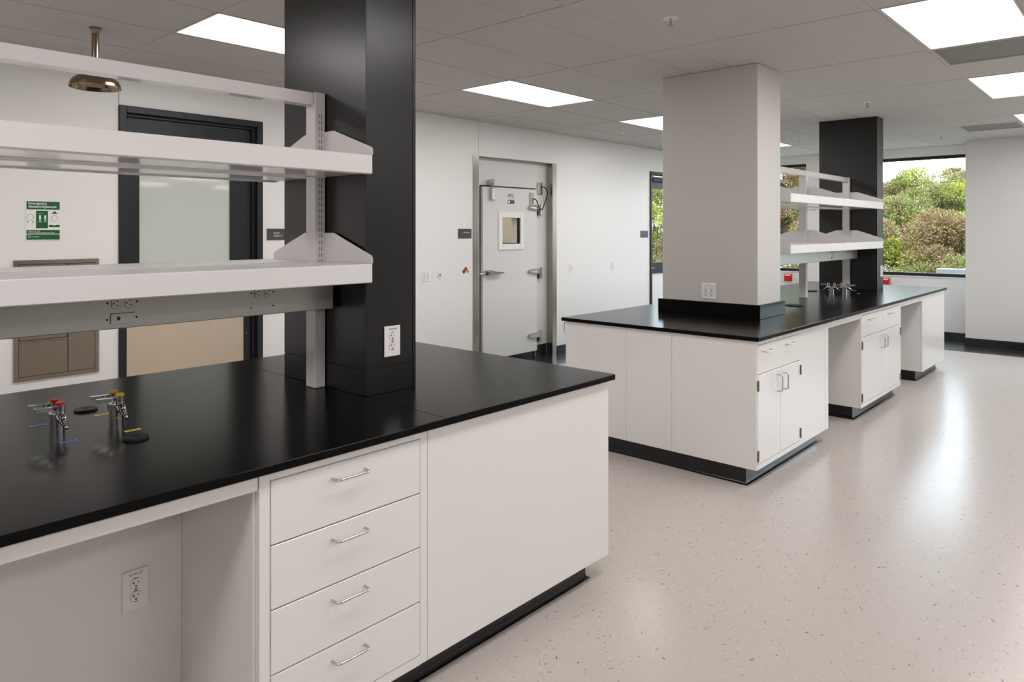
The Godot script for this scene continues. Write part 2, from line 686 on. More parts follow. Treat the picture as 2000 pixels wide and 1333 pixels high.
func cold_door() -> void:
	var W := WALL
	var K := WALL + 0.10
	var s := setting("trim_1", uv(6.3, 0, W), "brushed stainless steel lining of the cold room recess")
	slab(s, "left_flange", M.steel, 5.561, 5.652, 0, 2.407, W - 0.006, W + 0.098, 0.001)
	slab(s, "right_flange", M.steel, 6.966, 7.046, 0.0, 2.407, W - 0.006, W - 0.0002, 0.001)
	slab(s, "right_return", M.steel, 6.960, 6.9655, 0.0, 2.407, W - 0.006, W + 0.09, 0.0005)
	slab(s, "soffit", M.steel, 5.652, 6.96, 2.4, 2.4065, W, W + 0.0999, 0.0005)
	var b := setting("wall_recess", Vector3.ZERO, "white insulated panel around the cold room door")
	var dl := 5.787
	var dr := 6.741
	var dt := 2.066
	var db := 0.075
	slab(b, "side_panel", M.cold, 5.652, dl - 0.02, 0, 2.4, K, K + 0.1)
	slab(b, "side_panel", M.cold, dr + 0.02, 6.99, 0, 2.4, K, K + 0.1)
	slab(b, "header_panel", M.cold, dl - 0.02, dr + 0.02, dt + 0.02, 2.4, K, K + 0.1)
	slab(b, "sill", M.dark_floor, dl - 0.02, dr + 0.02, 0, db - 0.02, K + 0.02, K + 0.1)
	slab(b, "base_strip", M.rubber, dr + 0.022, 6.959, 0.0, 0.135, K - 0.008, K - 0.0005, 0.002)
	var d := setting("door_2", uv(6.26, 0, K), "white insulated cold room door with small square window and chrome hinges")
	# gasket stands behind the leaf and shows as a dark line round it
	mb()
	bw(dl - 0.019, dl + 0.03, db - 0.012, dt + 0.019, K + 0.004, K + 0.03)
	bw(dr - 0.03, dr + 0.019, db - 0.012, dt + 0.019, K + 0.004, K + 0.03)
	bw(dl + 0.03, dr - 0.03, dt - 0.03, dt + 0.019, K + 0.004, K + 0.03)
	bw(dl + 0.03, dr - 0.03, db - 0.012, db + 0.03, K + 0.004, K + 0.03)
	part(d, "gasket", M.gasket)
	var L := K - 0.035
	var wl := 6.043
	var wr := 6.491
	var wt := 1.783
	var wb := 1.332
	var il := 6.107
	var ir := 6.425
	var it := 1.713
	var ib := 1.402
	mb()
	bw(dl, il, db, dt, L, K + 0.003)
	bw(ir, dr, db, dt, L, K + 0.003)
	bw(il, ir, it, dt, L, K + 0.003)
	bw(il, ir, db, ib, L, K + 0.003)
	part(d, "leaf", M.cold)
	mb()
	bw(wl, il, wb, wt, L - 0.012, L - 0.0003, 0.003)
	bw(ir, wr, wb, wt, L - 0.012, L - 0.0003, 0.003)
	bw(il, ir, it, wt, L - 0.012, L - 0.0003, 0.003)
	bw(il, ir, wb, ib, L - 0.012, L - 0.0003, 0.003)
	var wf := part(d, "window_frame", M.white_plastic)
	slab(wf, "pane", M.glass, il, ir, ib, it, L - 0.002, L + 0.004)
	mb()
	bw(ir - 0.02, ir - 0.001, ib, it, L + 0.006, L + 0.03)
	bw(il, ir - 0.02, ib, ib + 0.01, L + 0.006, L + 0.03)
	part(wf, "glazing_spacer", M.gasket)
	mb()
	bw(il - 0.02, il - 0.0005, ib - 0.02, it + 0.02, K + 0.0035, K + 0.1)
	bw(ir + 0.0005, ir + 0.02, ib - 0.02, it + 0.02, K + 0.0035, K + 0.1)
	bw(il - 0.0005, ir + 0.0005, it + 0.0005, it + 0.02, K + 0.0035, K + 0.1)
	bw(il - 0.0005, ir + 0.0005, ib - 0.02, ib - 0.0005, K + 0.0035, K + 0.1)
	part(wf, "window_liner", M.white_plastic)
	# three strap hinges
	for y in [1.842, 1.058, 0.272]:
		mb()
		var o := uv(dr, y, L) - org
		prism(PackedVector2Array([Vector2(0.05, -0.03), Vector2(0.05, 0.03), Vector2(-0.1, 0.03), Vector2(-0.165, 0.018), Vector2(-0.178, 0.0), Vector2(-0.165, -0.018), Vector2(-0.1, -0.03)]), o + Vector3(0, 0, 0.0), Vector3.RIGHT, Vector3.UP, Vector3.BACK, 0.028)
		var h := part(d, "hinge", M.chrome)
		mb()
		prism(PackedVector2Array([Vector2(-0.03, -0.014), Vector2(-0.03, 0.014), Vector2(-0.13, 0.008), Vector2(-0.15, 0.0), Vector2(-0.13, -0.008)]), o + Vector3(0, 0, 0.028), Vector3.RIGHT, Vector3.UP, Vector3.BACK, 0.008)
		part(h, "strap_rib", M.satin)
		mb()
		tube(PackedVector3Array([o + Vector3(0.05, -0.085, 0.02), o + Vector3(0.05, 0.045, 0.02)]), 0.016, 14)
		part(h, "knuckle", M.chrome)
		mb()
		box(o.x + 0.025, o.x + 0.095, o.y - 0.095, o.y - 0.032, o.z - 0.034, o.z + 0.012, 0.004)
		part(h, "jamb_bracket", M.hinge)
	# latch handle at the left
	mb()
	var c := uv(dl + 0.02, 1.073, L) - org
	box(c.x - 0.01, c.x + 0.12, c.y - 0.03, c.y + 0.03, c.z, c.z + 0.022, 0.006)
	var hb := part(d, "latch", M.chrome)
	mb()
	prism(PackedVector2Array([Vector2(0.03, 0.022), Vector2(0.1, 0.02), Vector2(0.2, 0.008), Vector2(0.285, 0.003), Vector2(0.285, -0.01), Vector2(0.2, -0.02), Vector2(0.1, -0.026), Vector2(0.03, -0.024)]), c + Vector3(0, 0, 0.03), Vector3.RIGHT, Vector3.UP, Vector3.BACK, 0.022)
	part(hb, "lever", M.chrome)
	mb()
	tube(PackedVector3Array([c + Vector3(0.06, 0, 0.02), c + Vector3(0.06, 0, 0.062)]), 0.022, 14)
	tube(PackedVector3Array([c + Vector3(-0.10, -0.004, 0.02), c + Vector3(0.0, -0.004, 0.02)]), 0.009, 10)
	part(hb, "spindle", M.chrome)
	mb()
	box(c.x - 0.115, c.x - 0.09, c.y - 0.05, c.y + 0.13, c.z - 0.03, c.z + 0.012, 0.003)
	part(d, "strike", M.white_plastic)
	# roller closer over the top left corner
	var q := uv(dl + 0.13, dt, L) - org
	mb()
	box(q.x - 0.028, q.x + 0.028, q.y - 0.155, q.y - 0.012, q.z, q.z + 0.05, 0.008)
	var cl := part(d, "closer", M.satin)
	mb()
	box(q.x - 0.03, q.x + 0.035, q.y + 0.015, q.y + 0.085, q.z - 0.034, q.z + 0.035, 0.008)
	tube(PackedVector3Array([q + Vector3(-0.01, -0.02, 0.035), q + Vector3(-0.01, 0.05, 0.045)]), 0.014, 12)
	part(cl, "hook", M.chrome)
	# heater cable between two plates
	var p1 := uv(6.632, 1.945, L) - org
	var p2 := uv(6.83, 2.085, K) - org
	mb()
	box(p1.x - 0.034, p1.x + 0.034, p1.y - 0.08, p1.y + 0.08, p1.z, p1.z + 0.012, 0.003)
	part(d, "cable_plate", M.steel)
	mb()
	box(p2.x - 0.05, p2.x + 0.05, p2.y - 0.075, p2.y + 0.075, p2.z, p2.z + 0.012, 0.003)
	part(d, "cable_plate", M.steel)
	mb()
	var cp := PackedVector3Array()
	var ctrl := [p1 + Vector3(0.02, 0.01, 0.014), p1 + Vector3(0.05, -0.01, 0.04), p1 + Vector3(0.085, -0.09, 0.05), p1 + Vector3(0.135, -0.125, 0.05), p2 + Vector3(0.01, -0.22, 0.06), p2 + Vector3(0.085, -0.06, 0.06), p2 + Vector3(0.06, 0.01, 0.045), p2 + Vector3(0.03, 0.03, 0.014)]
	var cv := Curve3D.new()
	for i in ctrl.size():
		var tg: Vector3 = (ctrl[mini(i + 1, ctrl.size() - 1)] - ctrl[maxi(i - 1, 0)]) / 6.0
		cv.add_point(ctrl[i], -tg, tg)
	for k in 41:
		cp.append(cv.sample_baked(cv.get_baked_length() * k / 40.0, true))
	tube(cp, 0.0065, 8)
	part(d, "cable", M.slot)
	# maker's mark and green label
	text(d, "MTC", 0.05, uv(6.262, 1.977, L - 0.0005) - org, M.logo, bold, "maker_mark")
	text(d, "COLD ROOMS", 0.014, uv(6.272, 1.948, L - 0.0005) - org, M.logo, sans, "maker_mark")
	slab(d, "green_label", M.green, 6.205, 6.322, 1.88, 1.925, L - 0.001, L - 0.0001)
	slab(d, "label_square", M.print_white, 6.214, 6.242, 1.888, 1.917, L - 0.0016, L - 0.001)
	# the cold room behind
	var r := setting("wall_cold_room", Vector3.ZERO, "cold room interior seen through the door window")
	slab(r, "surface", M.cold, 5.3, 5.4, 0, 2.6, K + 0.1, 7.6)
	slab(r, "surface", M.cold, 7.3, 7.4, 0, 2.6, K + 0.1, 7.6)
	slab(r, "surface", M.cold, 5.3, 7.4, 0, 2.6, 7.6, 7.7)
	slab(r, "surface", M.cold, 5.3, 7.4, 2.6, 2.7, K + 0.1, 7.7)
	slab(r, "surface", M.steel, 5.3, 7.4, -0.1, 0.0, WALL + 0.25, 7.7)
	slab(r, "surface", M.cold, 5.3, 5.66, 0, 2.6, K + 0.03, K + 0.1)
	slab(r, "surface", M.cold, 6.98, 7.4, 0, 2.6, K + 0.03, K + 0.1)
	slab(r, "surface", M.cold, 5.66, 6.98, 2.39, 2.6, K + 0.03, K + 0.1)
	var t := thing("cold_room_light", "warm light inside the cold room, seen by its glow in the small window", "light", uv(6.3, 2.58, 6.7))
	mb()
	box(-0.3, 0.3, -0.03, 0.02, -0.06, 0.06, 0.01)
	part(t, "tube_lens", M.lamp)
	var a := AreaLight3D.new()
	a.name = "light"
	a.area_size = Vector2(0.58, 0.11)
	a.light_energy = 1.3
	a.light_color = Color(1.0, 0.94, 0.82)
	a.area_range = 20.0
	a.shadow_enabled = true
	a.rotation.x = -PI / 2
	a.position.y = -0.035
	t.add_child(a)


func office_door() -> void:
	var W := WALL
	var d := setting("door_3", uv(9.8, 0, W), "dark framed glass door at the far end of the wall")
	mb()
	bw(9.273, 9.323, 0, 2.451, W - 0.018, W + 0.1, 0.003)
	bw(10.25, 10.30, 0, 2.451, W - 0.018, W + 0.1, 0.003)
	bw(9.323, 10.25, 2.40, 2.451, W - 0.018, W + 0.1, 0.003)
	part(d, "frame", M.door_dark)
	mb()
	bw(9.326, 9.345, 0.01, 2.385, W + 0.03, W + 0.075)
	bw(10.16, 10.247, 0.01, 2.385, W + 0.03, W + 0.075)
	bw(9.345, 10.16, 2.199, 2.385, W + 0.03, W + 0.075)
	bw(9.345, 10.16, 0.908, 1.073, W + 0.03, W + 0.075)
	bw(9.345, 10.16, 0.01, 0.2, W + 0.03, W + 0.075)
	part(d, "leaf", M.door_dark)
	slab(d, "pane", M.glass, 9.345, 10.16, 1.073, 2.199, W + 0.05, W + 0.056)
	slab(d, "lower_panel", M.white_plastic, 9.345, 10.16, 0.2, 0.908, W + 0.046, W + 0.058)
	slab(d, "closer", M.gasket, 9.36, 9.8, 2.30, 2.35, W - 0.01, W + 0.028, 0.006)
	slab(d, "push_plate", M.satin, 9.36, 9.44, 0.985, 1.005, W + 0.018, W + 0.029, 0.003)
	# the room beyond, with a window of its own in the outer wall
	var r := setting("wall_office", Vector3.ZERO, "white room beyond the glass door")
	slab(r, "surface", M.drywall, 8.0, 8.12, 0, 2.9, W + 0.12, 9.6)
	slab(r, "surface", M.drywall, 8.0, FAR + 0.15, 0, 2.9, 9.6, 9.72)
	slab(r, "surface", M.drywall, 8.0, FAR + 0.15, 2.87, 2.99, W + 0.12, 9.72)
	slab(r, "surface", M.floor, 8.0, FAR + 0.15, -0.1, -0.0, W + 0.25, 9.72)


# ---------------------------------------------------------------- outer wall with windows
func windows() -> void:
	var w := setting("wall_far", Vector3.ZERO, "white outer wall with the windows")
	var o := FAR + 0.15
	var lo := 0.885
	var hi := 2.65
	var spans := [[2.02, 3.55], [4.258, 5.42], [6.2, 8.6]]
	slab(w, "below_windows", M.wall, FAR, o, -0.1, lo, 1.96, 9.72)
	slab(w, "above_windows", M.wall, FAR, o, hi, 3.0, 1.96, 9.72)
	var at := 1.96
	for s in spans:
		slab(w, "pier", M.wall, FAR, o, lo, hi, at, s[0])
		at = s[1]
	slab(w, "pier", M.wall, FAR, o, lo, hi, at, 9.72)
	var bb := setting("baseboard_far")
	slab(bb, "strip", M.rubber, FAR - 0.011, FAR - 0.0002, 0, 0.1, 1.973, WALL - 0.012, 0.002)
	var north := setting("window_4", uv(11.35, 0.885, -1.5), "window of the right wall, beyond the picture")
	mb()
	bw(11.45, 11.52, 0.885, 0.937, -3.3, 0.3)
	bw(11.45, 11.52, 2.604, 2.65, -3.3, 0.3)
	bw(11.45, 11.52, 0.937, 2.604, -3.3, -3.25)
	bw(11.45, 11.52, 0.937, 2.604, 0.25, 0.3)
	part(north, "frame", M.frame_black)
	slab(north, "pane", M.glass, 11.48, 11.486, 0.935, 2.606, -3.26, 0.26)
	var tags := ["large window with black frame right of the far black column", "window with black frame behind the shelf rack", "window of the room beyond the glass door"]
	for i in spans.size():
		var a: float = spans[i][0]
		var b: float = spans[i][1]
		var n := setting("window_%d" % (i + 1), uv(FAR, lo, (a + b) / 2), tags[i])
		mb()
		bw(FAR + 0.03, FAR + 0.1, lo, lo + 0.052, a, b, 0.003)
		bw(FAR + 0.03, FAR + 0.1, hi - 0.046, hi, a, b, 0.003)
		bw(FAR + 0.03, FAR + 0.1, lo + 0.052, hi - 0.046, a, a + 0.012, 0.003)
		bw(FAR + 0.03, FAR + 0.1, lo + 0.052, hi - 0.046, b - 0.012, b, 0.003)
		part(n, "frame", M.frame_black)
		slab(n, "pane", M.glass, FAR + 0.06, FAR + 0.066, lo + 0.05, hi - 0.044, a + 0.01, b - 0.01)
		slab(n, "sill", M.shelf_top, FAR - 0.015, FAR + 0.03, lo - 0.012, lo + 0.002, a - 0.0, b + 0.0, 0.003)


# ---------------------------------------------------------------- benches
func worktop(label: String, u0: float, u1: float, v0: float, v1: float, seams: Array) -> void:
	var t := thing("worktop", label, "worktop", uv((u0 + u1) / 2, TOP, (v0 + v1) / 2), "black bench tops")
	var at := u0
	for s in seams + [u1]:
		slab(t, "slab", M.epoxy, at + 0.0006, s - 0.0006, TOP - 0.0254, TOP, v0, v1, 0.0025)
		at = s
	if seams:
		for s in seams:
			slab(t, "seam_filler", M.rubber, s - 0.0006, s + 0.0006, TOP - 0.025, TOP - 0.0006, v0 + 0.002, v1 - 0.002)


# black rubber toe base with a flared foot; profile (out, y) swept along u at v, or along v at u, ends mitred by m0 and m1 (-1, 0, 1)
func toe_profile() -> Array:
	return [Vector2(-0.02, 0.0), Vector2(-0.02, 0.1), Vector2(0.0, 0.1), Vector2(0.0, 0.02), Vector2(0.0012, 0.012), Vector2(0.004, 0.006), Vector2(0.009, 0.003), Vector2(0.015, 0.0018), Vector2(0.0155, 0.0)]


func toe_sweep(t: Node3D, at: Callable, a: float, b: float, m0: float, m1: float, out: Vector3, along: Vector3) -> void:
	mb()
	var p := toe_profile()
	for i in p.size():
		var x: Vector2 = p[i]
		var y: Vector2 = p[(i + 1) % p.size()]
		var d := (y - x).normalized()
		var n := out * d.y * -1.0 + Vector3.UP * d.x
		var mid := (x + y) / 2 - Vector2(-0.01, 0.05)
		if n.dot(out * mid.x * 4.0 + Vector3.UP * mid.y) < 0.0:
			n = -n
		if i >= 2 and i <= 6:
			n = (out * absf(d.y) + Vector3.UP * absf(d.x)).normalized()
		quad(at.call(a - m0 * x.x, x), at.call(a - m0 * y.x, y), at.call(b + m1 * y.x, y), at.call(b + m1 * x.x, x), n)
	var poly := PackedVector2Array(p)
	var idx := Geometry2D.triangulate_polygon(poly)
	for i in range(0, idx.size(), 3):
		tri(at.call(a - m0 * p[idx[i]].x, p[idx[i]]), at.call(a - m0 * p[idx[i + 1]].x, p[idx[i + 1]]), at.call(a - m0 * p[idx[i + 2]].x, p[idx[i + 2]]), -along)
		tri(at.call(b + m1 * p[idx[i]].x, p[idx[i]]), at.call(b + m1 * p[idx[i + 1]].x, p[idx[i + 1]]), at.call(b + m1 * p[idx[i + 2]].x, p[idx[i + 2]]), along)
	part(t, "toe_base", M.rubber)


# along u from u0 to u1, facing the viewer's aisle (-v)
func toe_front(t: Node3D, u0: float, u1: float, v: float, m0 := 0.0, m1 := 0.0) -> void:
	toe_sweep(t, func(a: float, q: Vector2) -> Vector3: return uv(a, q.y, v - q.x) - org, u0, u1, m0, m1, Vector3.BACK, Vector3.RIGHT)


# along v from v0 to v1, facing -u (s = -1) or +u (s = 1)
func toe_side(t: Node3D, u: float, v0: float, v1: float, s: float, m0 := 0.0) -> void:
	toe_sweep(t, func(a: float, q: Vector2) -> Vector3: return uv(u + s * q.x, q.y, a) - org, v0, v1, m0, 0.0, Vector3.RIGHT * s, Vector3.FORWARD)


# steel cabinet carcass with a face frame; face at v = f
func carcass(t: Node3D, u0: float, u1: float, f: float, back: float, l: float, r: float, stile := 0.03) -> void:
	mb()
	bw(u0, u1, 0.1, TOP - 0.0256, f + 0.09, back)
	bw(u0, u0 + 0.012, 0.1, TOP - 0.0256, f + 0.018, f + 0.09)
	bw(u1 - 0.012, u1, 0.1, TOP - 0.0256, f + 0.018, f + 0.09)
	part(t, "body", M.cabinet)
	mb()
	bw(u0, l, 0.1, TOP - 0.0256, f, f + 0.0178, 0.001)
	bw(r, u1, 0.1, TOP - 0.0256, f, f + 0.0178, 0.001)
	bw(l, r, 0.862, TOP - 0.0256, f, f + 0.0178)
	bw(l, r, 0.1, 0.133, f, f + 0.0178)
	part(t, "face_frame", M.cabinet)


func drawer(t: Node3D, u0: float, u1: float, y0: float, y1: float, f: float, pulls: Array) -> void:
	var d := slab(t, "drawer", M.cabinet, u0 + 0.0022, u1 - 0.0022, y0 + 0.0022, y1 - 0.0022, f - 0.002, f + 0.0165, 0.0015)
	for p in pulls:
		pull(d, uv(p[0], p[1], f - 0.002) - org, Vector3.RIGHT, Vector3.BACK)


func near_bench() -> void:
	var F := 1.84
	worktop("near black bench top with two pairs of gas taps", -1.5, 2.69, 1.815, 3.385, [1.664])
	# four-drawer unit
	var t := thing("drawer_cabinet", "white four-drawer cabinet under the near black bench top", "cabinet", uv(1.29, 0, 2.1))
	carcass(t, 0.985, 1.5955, F, 2.319, 1.017, 1.563)
	var ys := [0.862, 0.678, 0.496, 0.313, 0.133]
	for i in 4:
		drawer(t, 1.017, 1.563, ys[i + 1], ys[i], F, [[1.276, ys[i] - 0.045]])
	toe_front(t, 0.99, 1.5955, F + 0.07, 1.0, 0.0)
	toe_side(t, 0.99, F + 0.07, 2.319, -1.0, 1.0)
	slab(t, "side_panel", M.cabinet, 0.9768, 0.9846, 0.0, TOP - 0.0256, F + 0.021, 2.34, 0.001)
	t = thing("rear_cladding", "white back of the near bench facing the door wall", "panel", uv(0.05, 0, 3.33))
	slab(t, "sheet", M.cabinet, -1.5, 1.5955, 0.0, TOP - 0.0256, 3.32, 3.34)
	# blank end unit wrapped by plain panels
	t = thing("end_cabinet", "wide blank white end panel of the near bench", "cabinet", uv(2.13, 0, 2.6))
	slab(t, "body", M.cabinet, 1.5965, 2.664, 0.1, TOP - 0.0256, F + 0.02, 3.34)
	slab(t, "front_panel", M.cabinet, 1.5972, 2.666, 0.1, TOP - 0.0256, F, F + 0.0198, 0.0012)
	slab(t, "end_panel", M.cabinet, 2.664, 2.672, 0.1, TOP - 0.0256, F + 0.002, 3.345, 0.0012)
	toe_front(t, 1.5965, 2.59, F + 0.07, 0.0, 1.0)
	toe_side(t, 2.59, F + 0.07, 3.3, 1.0, 1.0)
	# knee space
	t = thing("knee_space_apron", "white metal rail under the front edge of the near bench top", "rail", uv(0.34, 0.84, F))
	mb()
	bw(-0.3, 0.982, 0.842, TOP - 0.0256, F, F + 0.02, 0.003)
	part(t, "rail", M.cabinet)
	t = thing("service_chase", "white back panel of the open knee space under the near bench", "panel", uv(0.34, 0, 2.33))
	slab(t, "panel", M.cabinet, -0.3, 0.976, 0.0, TOP - 0.0256, 2.322, 2.34)
	t = thing("drawer_cabinet", "white cabinet at the far left of the near bench, out of view", "cabinet", uv(-0.9, 0, 2.1))
	carcass(t, -1.48, -0.301, F, 2.319, -1.45, -0.33)
	for i in 4:
		drawer(t, -1.45, -0.33, ys[i + 1], ys[i], F, [[-0.9, ys[i] - 0.045]])
	toe_front(t, -1.48, -0.305, F + 0.07)
	outlet(uv(0.836, 0.463, 2.3215), 0.0, 1, "white duplex power outlet on the knee space back panel", "1LP1C-27", 0.076, 0.122)
	rack("white double-sided reagent shelf rack on the near bench", [1.646, 0.346, -0.954], 2.591, 0.0)
	# service fittings on the top
	turret(uv(0.700, TOP, 2.59), M.red_cap, "chrome double gas tap with red buttons on the near bench", [PI, PI])
	turret(uv(0.872, TOP, 2.585), M.yellow_cap, "chrome double gas tap with yellow buttons on the near bench", [PI, PI])
	cap(uv(0.863, TOP, 2.86), 0.038, "flat black grommet cover behind the two gas taps")
	cap(uv(0.851, TOP, 2.357), 0.037, "flat black grommet cover in front of the two gas taps")
	sticker(uv(0.690, TOP, 2.752), M.label_blue, "blue label strip behind the tap with red buttons", "VACUUM")
	sticker(uv(0.700, TOP, 2.474), M.label_blue, "blue label strip in front of the tap with red buttons", "VACUUM")
	sticker(uv(0.882, TOP, 2.749), M.label_yellow, "yellow label strip behind the tap with yellow buttons", "LAB GAS")
	sticker(uv(0.879, TOP, 2.462), M.label_yellow, "yellow label strip in front of the tap with yellow buttons", "LAB GAS")


func far_bench() -> void:
	var F := 1.81
	var E := 4.195
	worktop("far black bench top wrapped around the white column", 4.172, 9.31, 1.787, 3.302, [])
	var t := thing("cupboard_cabinet", "white cabinet with one wide drawer and two doors at the bench corner", "cabinet", uv(4.55, 0, 2.05))
	carcass(t, E + 0.009, 4.921, F, 2.3, 4.212, 4.902)
	drawer(t, 4.212, 4.902, 0.68, 0.862, F, [[4.325, 0.818], [4.70, 0.818]])
	doors(t, 4.212, 4.557, 4.902, F)
	toe_front(t, E + 0.008, 4.921, F + 0.07, 1.0, 0.0)
	toe_side(t, E + 0.008, F + 0.07, 2.3, -1.0, 1.0)
	# plain panels round the end of the bench
	t = thing("end_panelling", "white end panels of the far bench facing the near bench", "panel", uv(E, 0, 2.57))
	for q in [[F + 0.001, 2.387], [2.389, 2.745], [2.747, 3.275]]:
		slab(t, "panel", M.cabinet, E, E + 0.008, 0.1, TOP - 0.0256, q[0], q[1], 0.0012)
	slab(t, "backing", M.cabinet, E + 0.0085, E + 0.02, 0.1, TOP - 0.0257, 2.305, 3.265)
	toe_side(t, E + 0.008, 2.3005, 3.23, -1.0, 0.0)
	t = thing("filler_cabinet", "plain white panel beside the two-door corner cabinet", "cabinet", uv(5.19, 0, 2.05))
	slab(t, "panel", M.cabinet, 4.923, 5.397, 0.1, TOP - 0.0256, F + 0.001, 2.3, 0.0012)
	slab(t, "stile", M.cabinet, 5.399, 5.463, 0.1, TOP - 0.0256, F, 2.3, 0.0012)
	toe_front(t, 4.9215, 5.40, F + 0.07, 0.0, 1.0)
	toe_side(t, 5.40, F + 0.07, 2.29, 1.0, 1.0)
	t = thing("cupboard_cabinet", "white cabinet with two drawers and two doors between the knee spaces", "cabinet", uv(6.85, 0, 2.05))
	carcass(t, 6.245, 7.45, F, 2.3, 6.262, 7.42)
	drawer(t, 6.262, 6.838, 0.68, 0.862, F, [[6.47, 0.815]])
	drawer(t, 6.838, 7.42, 0.68, 0.862, F, [[7.05, 0.815]])
	doors(t, 6.262, 6.84, 7.42, F)
	toe_front(t, 6.252, 7.445, F + 0.07, 1.0, 1.0)
	toe_side(t, 6.252, F + 0.07, 2.29, -1.0, 1.0)
	toe_side(t, 7.445, F + 0.07, 2.29, 1.0, 1.0)
	t = thing("end_cabinet", "plain white cabinet at the window end of the far bench", "cabinet", uv(8.78, 0, 2.05))
	slab(t, "body", M.cabinet, 8.282, 9.285, 0.1, TOP - 0.0256, F + 0.018, 2.3)
	slab(t, "front_panel", M.cabinet, 8.28, 9.287, 0.1, TOP - 0.0256, F, F + 0.0175, 0.0012)
	toe_front(t, 8.29, 9.2, F + 0.07, 1.0, 1.0)
	toe_side(t, 8.29, F + 0.07, 2.29, -1.0, 1.0)
	toe_side(t, 9.2, F + 0.07, 2.29, 1.0, 1.0)
	for q in [[5.4635, 6.2445, "white rail over the first knee space of the far bench"], [7.4505, 8.2795, "white rail over the second knee space of the far bench"]]:
		t = thing("knee_space_apron", q[2], "rail", uv((q[0] + q[1]) / 2, 0.83, F), "rails over the far knee spaces")
		mb()
		bw(q[0], q[1], 0.838, TOP - 0.0256, F, F + 0.02, 0.002)
		part(t, "rail", M.cabinet)
	t = thing("rear_cabinet", "back side of the far bench with a bow handle at its edge", "cabinet", uv(6.7, 0, 2.9))
	slab(t, "body", M.cabinet, E + 0.021, 9.285, 0.1, TOP - 0.0258, 2.305, 3.27, 0.001)
	slab(t, "plinth", M.rubber, E + 0.35, 9.2, 0.0, 0.1, 2.31, 3.2)
	pull(t, uv(4.235, 0.835, 3.27) - org, Vector3.UP, Vector3.FORWARD, 0.075, 0.0045, 0.05)
	rack("white double-sided reagent shelf rack on the far bench", [8.262, 6.985, 5.69], 2.545, 0.012)
	cap(uv(6.17, TOP, 2.324), 0.075, "flat black grommet cover beside the white column")
	cap(uv(7.78, TOP, 2.76), 0.07, "small black grommet cover behind the shelf post of the far bench")
	turret(uv(7.64, TOP, 2.50), M.satin, "chrome double gas tap on the far bench, left of its pair", [-PI / 2, PI / 2])
	turret(uv(7.68, TOP, 2.385), M.yellow_cap, "chrome double gas tap on the far bench, right of its pair", [-PI / 2, PI / 2])
	sticker(uv(8.12, TOP, 2.69), M.label_yellow, "yellow label strip behind the far gas taps", "LAB GAS")
	sticker(uv(8.13, TOP, 2.42), M.label_yellow, "yellow label strip right of the far gas taps", "LAB GAS")
	sticker(uv(7.80, TOP, 2.285), M.print_white, "white label strip in front of the far gas taps", "VACUUM")


func doors(t: Node3D, u0: float, um: float, u1: float, f: float) -> void:
	var pair := [[u0, um, um - 0.05, u0], [um, u1, um + 0.045, u1]]
	for q in pair:
		var d := slab(t, "door", M.cabinet, q[0] + 0.0022, q[1] - 0.0022, 0.1355, 0.6775, f - 0.002, f + 0.0165, 0.0015)
		pull(d, uv(q[2], 0.588, f - 0.002) - org, Vector3.UP, Vector3.BACK, 0.105, 0.0045, 0.034)
		for y in [0.615, 0.185]:
			mb()
			bw(q[3] - 0.009, q[3] + 0.009, y - 0.033, y + 0.033, f - 0.0045, f - 0.0021, 0.0008)
			var h := part(d, "hinge", M.hinge)
			mb()
			tube(PackedVector3Array([uv(q[3], y - 0.033, f - 0.007) - org, uv(q[3], y + 0.033, f - 0.007) - org]), 0.0045, 8)
			part(h, "knuckle", M.hinge)


